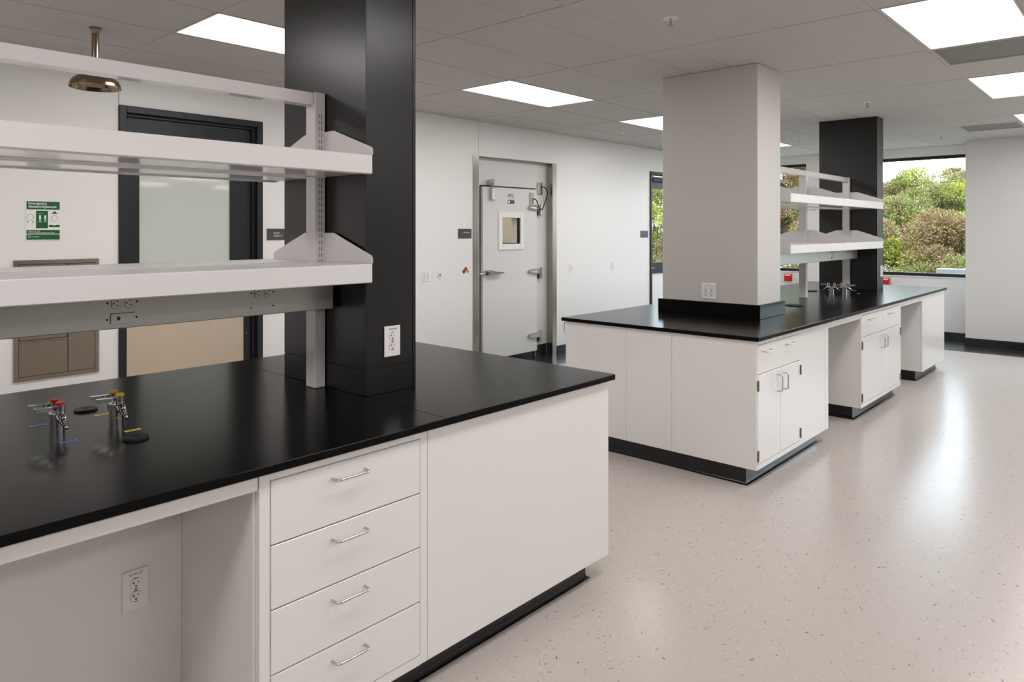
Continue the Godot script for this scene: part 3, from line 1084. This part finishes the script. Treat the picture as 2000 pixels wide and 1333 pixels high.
# posts, top rail, two levels of shelves on both sides, electrical channel; centred on v = c
func rack(label: String, posts: Array, c: float, dy: float) -> void:
	var t := thing("reagent_shelf_rack", label, "shelf rack", uv(posts[1], TOP, c))
	var d := 0.369
	for p in posts:
		var o := slab(t, "post", M.shelf, p - 0.034, p + 0.016, TOP + 0.0004, 2.13 + dy, c - 0.034, c + 0.034, 0.003)
		mb()
		for y in range(0, 31):
			var h := TOP + 0.33 + y * 0.026
			for x in [-0.008, 0.004]:
				bw(p + x - 0.0012 - 0.006, p + x + 0.0012 - 0.006, h, h + 0.016, c - 0.0344, c - 0.0335)
		part(o, "slots", M.slot)
	for i in posts.size() - 1:
		var a: float = posts[i + 1] + 0.017
		var b: float = posts[i] - 0.035
		slab(t, "top_rail", M.shelf, a, b, 2.076 + dy, 2.127 + dy, c - 0.03, c + 0.03, 0.003)
		var sa: float = posts[i + 1] + 0.0075
		var sb: float = posts[i] + 0.0065
		for lv in [1.362 + dy, 1.778 + dy]:
			for s in [-1.0, 1.0]:
				# shelf: folded pan with deep front lip, flat top and small rear lip
				mb()
				var v0: float = c + s * d
				var v1: float = c + s * 0.04
				pan(sa, sb, lv, v0, v1, s)
				var sh := part(t, "shelf", M.shelf_top)
				mb()
				bw(sa, sb, lv + 0.004, lv + 0.007, minf(v0 - s * 0.034, v1 + s * 0.0119), maxf(v0 - s * 0.034, v1 + s * 0.0119))
				part(sh, "underside_sheet", M.shelf)
				for e in [[sa - 0.0008, 1.0], [sb + 0.0008, -1.0]]:
					mb()
					var poly := PackedVector2Array([Vector2(0.0, 0.005), Vector2(0.0, 0.19), Vector2(-0.08, 0.19), Vector2(-0.332, 0.104), Vector2(-0.3395, 0.094), Vector2(-0.3395, 0.0745), Vector2(-0.335, 0.0735), Vector2(-0.335, 0.005)])
					prism(poly, uv(e[0] - 0.0006, lv, c + s * 0.029) - org, Vector3(0, 0, s), Vector3.UP, Vector3.RIGHT, 0.0012)
					part(sh, "bracket", M.shelf)
	# electrical channel under the lower shelves
	var ua: float = posts[posts.size() - 1] - 0.05
	var ub: float = posts[0] + 0.0
	var ch := slab(t, "service_channel", M.channel, ua, ub, 1.246 + dy, 1.355 + dy, c - 0.115, c - 0.0345, 0.0025)
	var fv := c - 0.115
	for k in 4:
		for u in [posts[0] - 0.812 + 0.485 * k, posts[0] - 0.773 + 0.485 * k]:
			if u > ub - 0.03 or u < ua + 0.03:
				continue
			mb()
			prism(disc_poly(0.0165, 20, 0, 0, 0.82), uv(u, 1.327 + dy, fv) - org, Vector3.UP, Vector3.RIGHT, Vector3.BACK, 0.002)
			var r := part(ch, "receptacle", M.channel)
			mb()
			prism(disc_poly(0.0177, 20, 0, 0, 0.82), uv(u, 1.327 + dy, fv) - org, Vector3.UP, Vector3.RIGHT, Vector3.BACK, 0.0006)
			part(r, "rim", M.slot)
			mb()
			bw(u + 0.0, u + 0.008, 1.320 + dy, 1.3225 + dy, fv - 0.0024, fv - 0.0019)
			bw(u + 0.0, u + 0.007, 1.334 + dy, 1.3365 + dy, fv - 0.0024, fv - 0.0019)
			bw(u - 0.010, u - 0.0055, 1.325 + dy, 1.330 + dy, fv - 0.0024, fv - 0.0019)
			part(r, "slots", M.slot)
		var uc: float = posts[0] - 0.792 + 0.485 * k
		if uc > ub - 0.08 or uc < ua + 0.08:
			continue
		for q in [[-0.045, 1.33], [0.043, 1.33], [-0.046, 1.277], [0.042, 1.279]]:
			mb()
			lathe(uv(uc + q[0], q[1] + dy, fv) - org, [Vector2(0, 0.002), Vector2(0.0025, 0.002), Vector2(0.0035, 0)], Vector3.BACK, 10)
			part(ch, "screw", M.slot)
		if k == 0:
			slab(ch, "data_plate_recess", M.slot, uc - 0.037, uc + 0.037, 1.2625 + dy, 1.2965 + dy, fv - 0.0006, fv - 0.0001)
			var dp := slab(ch, "data_plate", M.channel, uc - 0.0355, uc + 0.0365, 1.2615 + dy, 1.295 + dy, fv - 0.003, fv - 0.0007, 0.001)
			mb()
			prism(PackedVector2Array([Vector2(-0.006, -0.006), Vector2(0.001, -0.006), Vector2(0.005, 0.0), Vector2(0.001, 0.006), Vector2(-0.006, 0.006)]), uv(uc - 0.012, 1.279 + dy, fv - 0.003) - org, Vector3.RIGHT, Vector3.UP, Vector3.BACK, 0.0006)
			part(dp, "jack", M.slot)


func pan(u0: float, u1: float, y: float, vf: float, vb: float, s: float) -> void:
	# vf is the front edge, vb the rear one; s points from the rack's middle to the front
	var lo := minf(vf, vf - s * 0.012)
	var hi := maxf(vf, vf - s * 0.012)
	bw(u0, u1, y, y + 0.072, lo, hi, 0.003)
	var inner := vf - s * 0.0118
	bw(u0, u1, y + 0.062, y + 0.0715, minf(inner, vb), maxf(inner, vb))
	# closed underside, set back a little between the folded hems
	var r0 := vb + s * 0.012
	bw(u0, u1, y, y + 0.0622, minf(vb, r0), maxf(vb, r0), 0.002)
	var q0 := vf - s * 0.012
	var q1 := vf - s * 0.034
	bw(u0, u1, y, y + 0.004, minf(q0, q1), maxf(q0, q1))


# double gas tap: turned column, two valve bodies front and back with levers and hose nozzles
func turret(at: Vector3, button: Material, label: String, turns: Array) -> void:
	var t := thing("gas_tap", label, "gas tap", at, "double gas taps on the benches")
	mb()
	lathe(Vector3.ZERO, [Vector2(0.0225, 0.0), Vector2(0.0225, 0.068), Vector2(0.0215, 0.072), Vector2(0.017, 0.076), Vector2(0.0, 0.077)], Vector3.UP, 32)
	part(t, "column", M.chrome)
	for i in 2:
		var s := 1.0 if i == 0 else -1.0
		var z := 0.031 * s
		mb()
		tube(PackedVector3Array([Vector3(0, 0.062, 0.012 * s), Vector3(0, 0.062, 0.038 * s)]), 0.0125, 16)
		lathe(Vector3(0, 0, z), [Vector2(0.0, 0.046), Vector2(0.0115, 0.049), Vector2(0.0135, 0.06), Vector2(0.0125, 0.082), Vector2(0.0145, 0.083), Vector2(0.0145, 0.1), Vector2(0.0, 0.101)], Vector3.UP, 20)
		var vb := part(t, "valve", M.chrome)
		mb()
		lathe(Vector3(0, 0, z), [Vector2(0.0132, 0.1002), Vector2(0.0132, 0.1045), Vector2(0.010, 0.1075), Vector2(0.0, 0.108)], Vector3.UP, 20)
		part(vb, "button", button)
		mb()
		var a: float = turns[i]
		var d := Vector3(cos(a), 0, -sin(a))
		var n := Vector3(-d.z, 0, d.x)
		prism(PackedVector2Array([Vector2(0.010, -0.008), Vector2(0.022, -0.0065), Vector2(0.034, -0.009), Vector2(0.066, -0.0095), Vector2(0.071, -0.006), Vector2(0.071, 0.006), Vector2(0.066, 0.0095), Vector2(0.034, 0.009), Vector2(0.022, 0.0065), Vector2(0.010, 0.008)]), Vector3(0, 0.084, z), (d + Vector3(0, 0.03, 0)).normalized(), n, Vector3.UP, 0.0115)
		part(vb, "lever", M.chrome)
		mb()
		var dir := Vector3(0.12, -0.72, 1.0 * s).normalized()
		var from := Vector3(0, 0.062, 0.038 * s)
		lathe(from, [Vector2(0.0, -0.01), Vector2(0.011, -0.008), Vector2(0.0135, 0.002), Vector2(0.0135, 0.014), Vector2(0.011, 0.017), Vector2(0.0105, 0.024), Vector2(0.0085, 0.026), Vector2(0.0092, 0.032), Vector2(0.007, 0.034), Vector2(0.0076, 0.040), Vector2(0.0053, 0.042), Vector2(0.0058, 0.048), Vector2(0.0038, 0.052), Vector2(0.0, 0.052)], dir, 16)
		part(vb, "hose_nozzle", M.chrome)


func cap(at: Vector3, r: float, label: String) -> void:
	var t := thing("grommet_cover", label, "cover", at, "black grommet covers")
	mb()
	lathe(Vector3.ZERO, [Vector2(r, 0.0003), Vector2(r, 0.006), Vector2(r - 0.0025, 0.0085), Vector2(0.012, 0.0085), Vector2(0.009, 0.0075), Vector2(0.0, 0.0075)], Vector3.UP, 36)
	part(t, "disc", M.cover)
	mb()
	box(-0.010, 0.010, 0.0078, 0.0092, -0.0022, 0.0022, 0.0006)
	part(t, "finger_grip", M.cover)


func sticker(at: Vector3, m: Material, label: String, words: String) -> void:
	var t := thing("label_strip", label, "label", at, "label strips on the bench tops")
	mb()
	box(-0.024, 0.024, 0.0002, 0.0008, -0.009, 0.009)
	part(t, "strip", m)
	var k := Node3D.new()
	k.name = "print"
	t.add_child(k)
	k.rotation.x = -PI / 2
	k.position.y = 0.001
	text(k, words, 0.0085, Vector3.ZERO, M.print_dark, bold)


# wall plate with receptacles; faces +z before turning
func outlet(at: Vector3, turn: float, gangs: int, label: String, words: String, w: float, h: float, round_faces := true) -> void:
	var t := thing("power_outlet", label, "outlet", at, "", turn)
	mb()
	box(-w / 2, w / 2, -h / 2, h / 2, 0.0002, 0.006, 0.0025)
	part(t, "cover_plate", M.white_plastic)
	for g in gangs:
		var x := 0.0 if gangs == 1 else (g - 0.5) * 0.046
		for y in [0.0195, -0.0195]:
			mb()
			prism(disc_poly(0.0172, 24, x, y, 1.0), Vector3(0, 0, 0.006), Vector3.RIGHT, Vector3.UP, Vector3.BACK, 0.0004)
			var ring := part(t, "receptacle_rim", M.plate)
			mb()
			var p := PackedVector2Array()
			for q in disc_poly(0.0166, 24):
				p.append(Vector2(x + clampf(q.x, -0.0166, 0.0166), y + clampf(q.y, -0.0142, 0.0142)))
			prism(p, Vector3(0, 0, 0.0062), Vector3.RIGHT, Vector3.UP, Vector3.BACK, 0.0016)
			var f := part(t, "receptacle", M.white_plastic)
			mb()
			box(x - 0.0072, x - 0.0052, y - 0.001, y + 0.008, 0.0077, 0.0082)
			box(x - 0.0105, x - 0.0072, y + 0.002, y + 0.005, 0.0077, 0.0082)
			box(x + 0.0052, x + 0.0072, y, y + 0.007, 0.0077, 0.0082)
			prism(disc_poly(0.0028, 12, x, y - 0.008), Vector3(0, 0, 0.0077), Vector3.RIGHT, Vector3.UP, Vector3.BACK, 0.0005)
			part(f, "slots", M.slot)
		mb()
		lathe(Vector3(x, 0, 0.006), [Vector2(0, 0.001), Vector2(0.002, 0.001), Vector2(0.003, 0)], Vector3.BACK, 10)
		part(t, "screw", M.satin)
	if words:
		text(t, words, 0.0095, Vector3(0, h / 2 - 0.0125, 0.0064), M.print_dark, sans)


# ---------------------------------------------------------------- columns
func columns() -> void:
	for q in [["near tall black clad column standing on the bench", 1.6645, 1.917, 2.284, 2.887], ["far black clad column standing on the bench before the window", 8.287, 8.512, 2.242, 2.846]]:
		var t := thing("black_column", q[0], "column", uv((q[1] + q[2]) / 2, TOP, (q[3] + q[4]) / 2), "black clad columns")
		slab(t, "core", M.rubber, q[1] + 0.004, q[2] - 0.004, TOP + 0.0005, CEIL - 0.0005, q[3] + 0.004, q[4] - 0.004)
		for y in [[TOP + 0.0006, 1.0165], [1.019, CEIL - 0.0006]]:
			slab(t, "wide_panel", M.black_panel, q[1], q[1] + 0.0038, y[0], y[1], q[3], q[4], 0.001)
			slab(t, "wide_panel", M.black_panel, q[2] - 0.0038, q[2], y[0], y[1], q[3], q[4], 0.001)
			slab(t, "narrow_panel", M.black_panel, q[1] + 0.004, q[2] - 0.0185, y[0], y[1], q[3], q[3] + 0.0038, 0.001)
			slab(t, "narrow_panel", M.black_panel, q[1] + 0.004, q[2] - 0.004, y[0], y[1], q[4] - 0.0038, q[4], 0.001)
		slab(t, "edge_trim", M.black_panel, q[2] - 0.0165, q[2] - 0.004, TOP + 0.0006, 1.19, q[3], q[3] + 0.0038, 0.001)
		slab(t, "edge_trim", M.black_panel, q[2] - 0.0165, q[2] - 0.004, 1.1915, CEIL - 0.0006, q[3], q[3] + 0.0038, 0.001)
	outlet(uv(1.7915, 1.118, 2.2838), 0.0, 1, "white duplex power outlet on the near black column", "1LP1C-29", 0.079, 0.122)
	outlet(uv(8.435, 1.12, 2.2418), 0.0, 1, "white power outlet on the side of the far black column", "1LP1C-31", 0.079, 0.122)
	var t := thing("white_column", "thick white painted column rising from the far bench", "column", uv(5.266, TOP, 2.566))
	slab(t, "shaft", M.column_paint, 5.055, 5.478, TOP + 0.0005, CEIL - 0.0005, 2.172, 2.961, 0.004)
	var b := slab(t, "base_trim", M.epoxy, 5.03, 5.503, TOP + 0.0006, TOP + 0.102, 2.144, 2.987, 0.002)
	b.set_meta("label", "black upstand around the column foot")
	outlet(uv(5.0547, 1.097, 2.557), -PI / 2, 2, "white four-socket power outlet on the white column", "1LP1C-33", 0.118, 0.118)


# ---------------------------------------------------------------- things on the walls
func plate(at: Vector3, w: float, h: float, label: String, lines: Array, size: float) -> void:
	var t := thing("door_sign", label, "sign", at, "dark room name signs")
	mb()
	box(-w / 2, w / 2, -h / 2, h / 2, 0.0002, 0.008, 0.0015)
	part(t, "plate", M.plate)
	for i in lines.size():
		text(t, lines[i], size, Vector3(-w * 0.16, h * 0.12 - i * size * 1.15, 0.0083), M.print_white, sans, "lettering", true)


func wall_things() -> void:
	var W := WALL
	shower()
	eyewash()
	safety_sign()
	plate(uv(3.175, 1.529, W), 0.166, 0.097, "dark sign reading Tissue Culture 2 beside the dark door", ["Tissue", "Culture 2"], 0.021)
	plate(uv(5.436, 1.528, W), 0.2, 0.104, "dark sign left of the cold room door", ["Cold Room"], 0.021)
	plate(uv(9.118, 1.508, W), 0.2, 0.1, "dark sign left of the glass door", ["Office"], 0.02)
	outlet(uv(4.877, 1.087, W), 0.0, 2, "white four-socket power outlet on the wall left of the cold room door", "", 0.114, 0.112)
	outlet(uv(4.70, 1.087, W), 0.0, 1, "white power outlet half hidden by the near black column", "", 0.076, 0.112)
	outlet(uv(7.36, 1.07, W), 0.0, 1, "white power outlet on the wall right of the cold room door", "", 0.08, 0.122)
	outlet(uv(8.305, 1.07, W), 0.0, 1, "white power outlet on the wall nearest the glass door", "", 0.08, 0.122)
	var t := thing("wall_port", "round white port cap on the wall beside the outlet", "port", uv(5.068, 1.088, W))
	mb()
	lathe(Vector3.ZERO, [Vector2(0.036, 0.0), Vector2(0.036, 0.006), Vector2(0.03, 0.009), Vector2(0.017, 0.009), Vector2(0.015, 0.004), Vector2(0, 0.004)], Vector3.BACK, 28)
	part(t, "rim", M.white_plastic)
	mb()
	lathe(Vector3(0, 0, 0.004), [Vector2(0.011, 0.0), Vector2(0.010, 0.008), Vector2(0, 0.008)], Vector3.BACK, 16)
	part(t, "plug", M.steel)
	hazard_diamond()
	# red boxes under the windows
	for q in [[4.542, "small red alarm box with white label under the far left window"], [3.075, "small red alarm box half hidden behind the far black column"]]:
		var r := thing("alarm_box", q[1], "alarm box", uv(FAR, 0.785, q[0]), "red alarm boxes under the windows", -PI / 2)
		mb()
		box(-0.06, 0.06, -0.06, 0.06, 0.0003, 0.045, 0.004)
		part(r, "housing", M.red)
		mb()
		box(-0.048, 0.048, 0.03, 0.05, 0.0452, 0.046)
		part(r, "label", M.print_white)
		mb()
		box(-0.035, 0.035, -0.04, 0.01, 0.0452, 0.052, 0.002)
		part(r, "pull_bar", M.red)
	outlet(uv(FAR - 0.0, 0.76, 4.41), -PI / 2, 1, "small white outlet beside the red box under the window", "", 0.07, 0.1)


func shower() -> void:
	var t := thing("safety_shower_head", "bronze toned steel emergency shower head hanging from the ceiling", "shower head", uv(1.491, 2.426, 4.77))
	mb()
	lathe(Vector3.ZERO, [Vector2(0.0, 0.08), Vector2(0.05, 0.076), Vector2(0.1, 0.055), Vector2(0.128, 0.025), Vector2(0.1375, 0.002), Vector2(0.14, 0.0), Vector2(0.1405, 0.005), Vector2(0.137, 0.022), Vector2(0.127, 0.042), Vector2(0.109, 0.06), Vector2(0.084, 0.075), Vector2(0.055, 0.085), Vector2(0.03, 0.09), Vector2(0.027, 0.105), Vector2(0.0, 0.105)], Vector3.UP, 40)
	part(t, "bell", M.nickel)
	mb()
	tube(PackedVector3Array([Vector3(0, 0.09, 0), Vector3(0, 0.355, 0)]), 0.02, 18)
	part(t, "pipe", M.nickel)
	mb()
	lathe(Vector3(0, 0.364, 0), [Vector2(0.02, -0.035), Vector2(0.026, -0.02), Vector2(0.034, -0.01), Vector2(0.034, 0.0)], Vector3.UP, 24)
	part(t, "ceiling_flange", M.nickel)


func eyewash() -> void:
	var W := WALL
	var t := thing("eyewash_cabinet", "recessed steel eyewash cabinet under the green safety sign", "cabinet", uv(1.529, 0.547, W))
	var a := 1.271
	var b := 1.787
	var lo := 0.547
	var hi := 1.361
	mb()
	bw(a, a + 0.028, lo, hi, W - 0.012, W - 0.0003, 0.001)
	bw(b - 0.025, b, lo, hi, W - 0.012, W - 0.0003, 0.001)
	bw(a + 0.028, b - 0.025, lo, lo + 0.028, W - 0.012, W - 0.0003, 0.001)
	bw(a + 0.028, b - 0.025, hi - 0.028, hi, W - 0.012, W - 0.0003, 0.001)
	part(t, "frame", M.eyewash)
	slab(t, "back_plate", M.slot, a + 0.028, b - 0.025, lo + 0.028, hi - 0.028, W - 0.002, W - 0.0003)
	slab(t, "lower_door", M.eyewash, 1.301, 1.589, 0.577, 0.804, W - 0.009, W - 0.0025, 0.001)
	slab(t, "upper_door", M.eyewash, 1.303, 1.586, 0.821, 1.331, W - 0.009, W - 0.0025, 0.001)
	slab(t, "divider", M.eyewash, 1.30, 1.59, 0.8055, 0.8175, W - 0.009, W - 0.0025)
	slab(t, "side_panel", M.eyewash, 1.5925, 1.7605, 0.577, 1.331, W - 0.009, W - 0.0025, 0.001)


func safety_sign() -> void:
	var t := thing("safety_sign", "green and white sign reading Emergency Shower/Eyewash", "sign", uv(1.4435, 1.629, WALL))
	mb()
	box(-0.104, 0.104, -0.137, 0.137, 0.0002, 0.004, 0.0012)
	part(t, "board", M.print_white)
	var z := 0.0041
	mb()
	box(-0.098, 0.098, 0.076, 0.131, z, z + 0.0004)
	part(t, "header_band", M.green)
	mb()
	box(-0.098, 0.098, -0.089, -0.063, z, z + 0.0004)
	part(t, "message_band", M.green)
	mb()
	box(-0.098, 0.098, -0.13, -0.094, z, z + 0.0004)
	part(t, "footer_band", M.green)
	text(t, "Emergency", 0.0205, Vector3(-0.088, 0.1165, z + 0.0007), M.print_white, bold, "lettering", true)
	text(t, "Shower/Eyewash", 0.0205, Vector3(-0.088, 0.0945, z + 0.0007), M.print_white, bold, "lettering", true)
	text(t, "Keep Area Clear", 0.0098, Vector3(-0.088, -0.0715, z + 0.0007), M.print_white, sans, "lettering", true)
	text(t, "Test all emergency equipment weekly", 0.0092, Vector3(-0.088, -0.0815, z + 0.0007), M.print_white, sans, "lettering", true)
	text(t, "Guardian", 0.010, Vector3(-0.066, -0.109, z + 0.0007), M.print_white, sans, "lettering", true)
	mb()
	box(-0.088, -0.072, -0.115, -0.102, z + 0.0004, z + 0.0008)
	part(t, "emblem", M.print_white)
	mb()
	box(-0.086, -0.074, -0.113, -0.104, z + 0.0008, z + 0.0011)
	part(t, "emblem_centre", M.green)
	# eyewash figure, cabinet figure, shower figure
	mb()
	prism(disc_poly(0.021, 28, -0.077, 0.023), Vector3(0, 0, z), Vector3.RIGHT, Vector3.UP, Vector3.BACK, 0.0004)
	prism(PackedVector2Array([Vector2(-0.094, -0.013), Vector2(-0.094, -0.004), Vector2(-0.083, -0.009)]), Vector3(0, 0, z), Vector3.RIGHT, Vector3.UP, Vector3.BACK, 0.0004)
	prism(PackedVector2Array([Vector2(-0.058, -0.013), Vector2(-0.058, -0.004), Vector2(-0.069, -0.009)]), Vector3(0, 0, z), Vector3.RIGHT, Vector3.UP, Vector3.BACK, 0.0004)
	prism(disc_poly(0.0205, 28, 0.066, 0.016), Vector3(0, 0, z), Vector3.RIGHT, Vector3.UP, Vector3.BACK, 0.0004)
	part(t, "figure_outline", M.print_dark)
	mb()
	prism(disc_poly(0.0192, 28, -0.077, 0.023), Vector3(0, 0, z + 0.0004), Vector3.RIGHT, Vector3.UP, Vector3.BACK, 0.0003)
	prism(disc_poly(0.0187, 28, 0.066, 0.016), Vector3(0, 0, z + 0.0004), Vector3.RIGHT, Vector3.UP, Vector3.BACK, 0.0003)
	part(t, "figure_face", M.print_white)
	mb()
	box(-0.043, 0.027, -0.052, 0.068, z, z + 0.0004)
	box(0.033, 0.098, -0.044, -0.029, z, z + 0.0004)
	prism(PackedVector2Array([Vector2(0.044, 0.048), Vector2(0.09, 0.048), Vector2(0.076, 0.057), Vector2(0.071, 0.065), Vector2(0.063, 0.065), Vector2(0.058, 0.057)]), Vector3(0, 0, z), Vector3.RIGHT, Vector3.UP, Vector3.BACK, 0.0004)
	part(t, "green_symbols", M.green)
	mb()
	box(-0.025, -0.014, 0.0, 0.037, z + 0.0004, z + 0.0007)
	box(0.006, 0.016, 0.0, 0.037, z + 0.0004, z + 0.0007)
	prism(disc_poly(0.0075, 16, -0.0195, 0.0), Vector3(0, 0, z + 0.0004), Vector3.RIGHT, Vector3.UP, Vector3.BACK, 0.0003)
	prism(disc_poly(0.0075, 16, 0.011, 0.0), Vector3(0, 0, z + 0.0004), Vector3.RIGHT, Vector3.UP, Vector3.BACK, 0.0003)
	box(0.059, 0.073, -0.032, -0.022, z + 0.0004, z + 0.0007)
	box(-0.037, 0.001, 0.049, 0.0505, z + 0.0004, z + 0.0006)
	box(-0.037, 0.001, -0.0145, -0.0135, z + 0.0004, z + 0.0006)
	part(t, "white_symbols", M.print_white)
	for y in [0.128, -0.127]:
		mb()
		lathe(Vector3(0, y, z), [Vector2(0, 0.0018), Vector2(0.0028, 0.0015), Vector2(0.0034, 0)], Vector3.BACK, 10)
		part(t, "screw", M.satin)


func hazard_diamond() -> void:
	var t := thing("hazard_diamond", "small four-colour hazard diamond sticker left of the cold room door", "sign", uv(5.454, 1.11, WALL))
	var q := 0.029
	var cells := [[0.0, q, "red_field", M.red, "0"], [-q, 0.0, "blue_field", M.blue, "1"], [q, 0.0, "yellow_field", M.label_yellow, "0"], [0.0, -q, "white_field", M.print_white, ""]]
	mb()
	prism(PackedVector2Array([Vector2(0, 0.0605), Vector2(0.0605, 0), Vector2(0, -0.0605), Vector2(-0.0605, 0)]), Vector3(0, 0, 0.0002), Vector3.RIGHT, Vector3.UP, Vector3.BACK, 0.0006)
	part(t, "backing", M.print_white)
	for c in cells:
		mb()
		var k := 0.0283
		prism(PackedVector2Array([Vector2(c[0], c[1] + k), Vector2(c[0] + k, c[1]), Vector2(c[0], c[1] - k), Vector2(c[0] - k, c[1])]), Vector3(0, 0, 0.0008), Vector3.RIGHT, Vector3.UP, Vector3.BACK, 0.0004)
		part(t, c[2], c[3])
		if c[4]:
			text(t, c[4], 0.034, Vector3(c[0], c[1], 0.0016), M.print_dark, bold, "number")


# ---------------------------------------------------------------- outside the windows
func outdoors() -> void:
	var g := setting("ground_outside", Vector3.ZERO, "planted ground outside the windows")
	slab(g, "surface", M.ground, FAR + 0.15, 60.0, -1.1, -0.9, -20.0, 45.0)
	var p := thing("parapet_wall", "low pale wall outside the large window", "wall", uv(13.6, -0.9, 2.2))
	mb()
	bw(13.5, 13.7, -0.9, 0.93, 0.5, 2.75, 0.01)
	part(p, "coping_block", M.parapet)
	var leaf := leaf_mesh()
	# u, v, height of crown centre, radius across, radius up, red share, label
	var list := [
		[16.6, 3.0, 0.95, 1.25, 0.95, 0.78, "brownish red bush at the right side of the large window"],
		[16.8, 5.2, 0.95, 1.2, 1.05, 0.75, "brownish red bush at the left side of the large window"],
		[19.4, 4.5, 1.85, 1.5, 1.1, 0.08, "bright yellow green tree crown in the middle of the large window"],
		[21.0, 6.6, 2.0, 1.3, 1.3, 0.2, "yellow green tree crown at the left edge of the large window"],
		[21.8, 3.3, 2.2, 1.45, 1.1, 0.45, "taller tree with reddish leaves at the right of the large window"],
		[15.9, 8.0, 1.0, 1.1, 1.5, 0.5, "reddish bush seen behind the shelf rack"],
		[19.4, 7.9, 2.6, 1.3, 1.5, 0.4, "green and red tree seen through the window behind the shelf rack"],
		[18.5, 11.2, 1.3, 1.6, 1.7, 0.15, "pale green tree seen through the far glass door"],
		[17.8, 0.6, 1.2, 1.4, 1.4, 0.45, "reddish bush outside beyond the right end of the window"],
		[23.0, 9.3, 1.6, 1.7, 1.8, 0.3, "green tree farther off behind the shelf rack window"],
		[23.2, 5.6, 1.6, 1.5, 1.5, 0.3, "green tree standing behind the bright tree crown"],
		[14.9, 3.55, 0.1, 0.75, 0.75, 0.0, "low bright green shrub in front of the bushes, left of the pale wall"],
		[15.0, 2.55, 0.25, 0.6, 0.75, 0.05, "low green shrub in front of the bushes, above the pale wall"],
		[15.3, 4.75, 0.15, 0.75, 0.8, 0.1, "low green shrub half hidden by the far black column"],
	]
	for i in list.size():
		tree(list[i], leaf, 100 + i)


func leaf_mesh() -> ArrayMesh:
	mb()
	var l := 0.05
	var w := 0.0095
	var pts := [Vector3(0, 0, 0), Vector3(w, l * 0.45, 0.003), Vector3(0, l, -0.004), Vector3(-w, l * 0.45, 0.003)]
	tri(pts[0], pts[1], pts[2], Vector3(0.15, 0, 1).normalized())
	tri(pts[0], pts[2], pts[3], Vector3(-0.15, 0, 1).normalized())
	return st.commit()


func tree(d: Array, leaf: ArrayMesh, seed_: int) -> void:
	var r := RandomNumberGenerator.new()
	r.seed = seed_
	var base := uv(d[0], -0.9, d[1])
	var t := thing("tree", d[6], "tree", base, "trees outside the windows")
	var c := Vector3(0, d[2] + 0.9, 0)
	# trunk and limbs
	mb()
	tube(PackedVector3Array([Vector3(0, 0, 0), Vector3(0.05, c.y * 0.35, 0.03), Vector3(-0.03, c.y * 0.75, 0), c]), 0.06, 8)
	var trunk := part(t, "trunk", M.bark)
	mb()
	var blobs := []
	var count := int(46 * d[3] * d[4])
	for k in count:
		var z := r.randf_range(-0.55, 1.0)
		var a := r.randf() * TAU
		var q := sqrt(maxf(0.0, 1.0 - z * z))
		var rad := r.randf_range(0.55, 1.0)
		var p := c + Vector3(cos(a) * q * d[3], z * d[4], sin(a) * q * d[3]) * rad
		blobs.append([p, r.randf_range(0.2, 0.36), r.randf()])
		var from := c + Vector3(0, -d[4] * 0.7, 0)
		var mid := from.lerp(p, 0.55) + Vector3(0, -0.12, 0)
		tube(PackedVector3Array([from, mid, p]), 0.014, 5, false)
	part(trunk, "branches", M.bark)
	var per := 800
	var mm := MultiMesh.new()
	mm.transform_format = MultiMesh.TRANSFORM_3D
	mm.use_colors = true
	mm.mesh = leaf
	mm.instance_count = count * per
	var i := 0
	for b in blobs:
		var red: bool = b[2] < d[5]
		var fresh: bool = b[2] > 0.72
		for k in per:
			var dir := Vector3(r.randfn(), r.randfn() + 0.35, r.randfn()).normalized()
			var p: Vector3 = b[0] + dir * b[1] * (0.35 + 0.7 * sqrt(r.randf())) * Vector3(1.15, 0.8, 1.15)
			var up := (dir + Vector3(r.randfn(), r.randfn() + 0.4, r.randfn()) * 0.5).normalized()
			var side := up.cross(Vector3(r.randfn(), r.randfn(), r.randfn())).normalized()
			var s := r.randf_range(0.75, 1.5)
			mm.set_instance_transform(i, Transform3D(Basis(side * s, up * s, side.cross(up) * s), p))
			var col: Color
			var x := r.randf()
			if red and x < 0.62:
				col = Color(0.22, 0.07, 0.04).lerp(Color(0.32, 0.19, 0.10), r.randf())
			elif fresh and x < 0.8:
				col = Color(0.42, 0.40, 0.03).lerp(Color(0.22, 0.27, 0.03), r.randf())
			elif x < 0.12:
				col = Color(0.20, 0.085, 0.05)
			else:
				col = Color(0.10, 0.115, 0.025).lerp(Color(0.27, 0.27, 0.06), r.randf())
			mm.set_instance_color(i, col)
			i += 1
	var o := MultiMeshInstance3D.new()
	o.name = "leaves"
	o.multimesh = mm
	o.material_override = M.leaf
	o.set_meta("kind", "stuff")
	t.add_child(o)
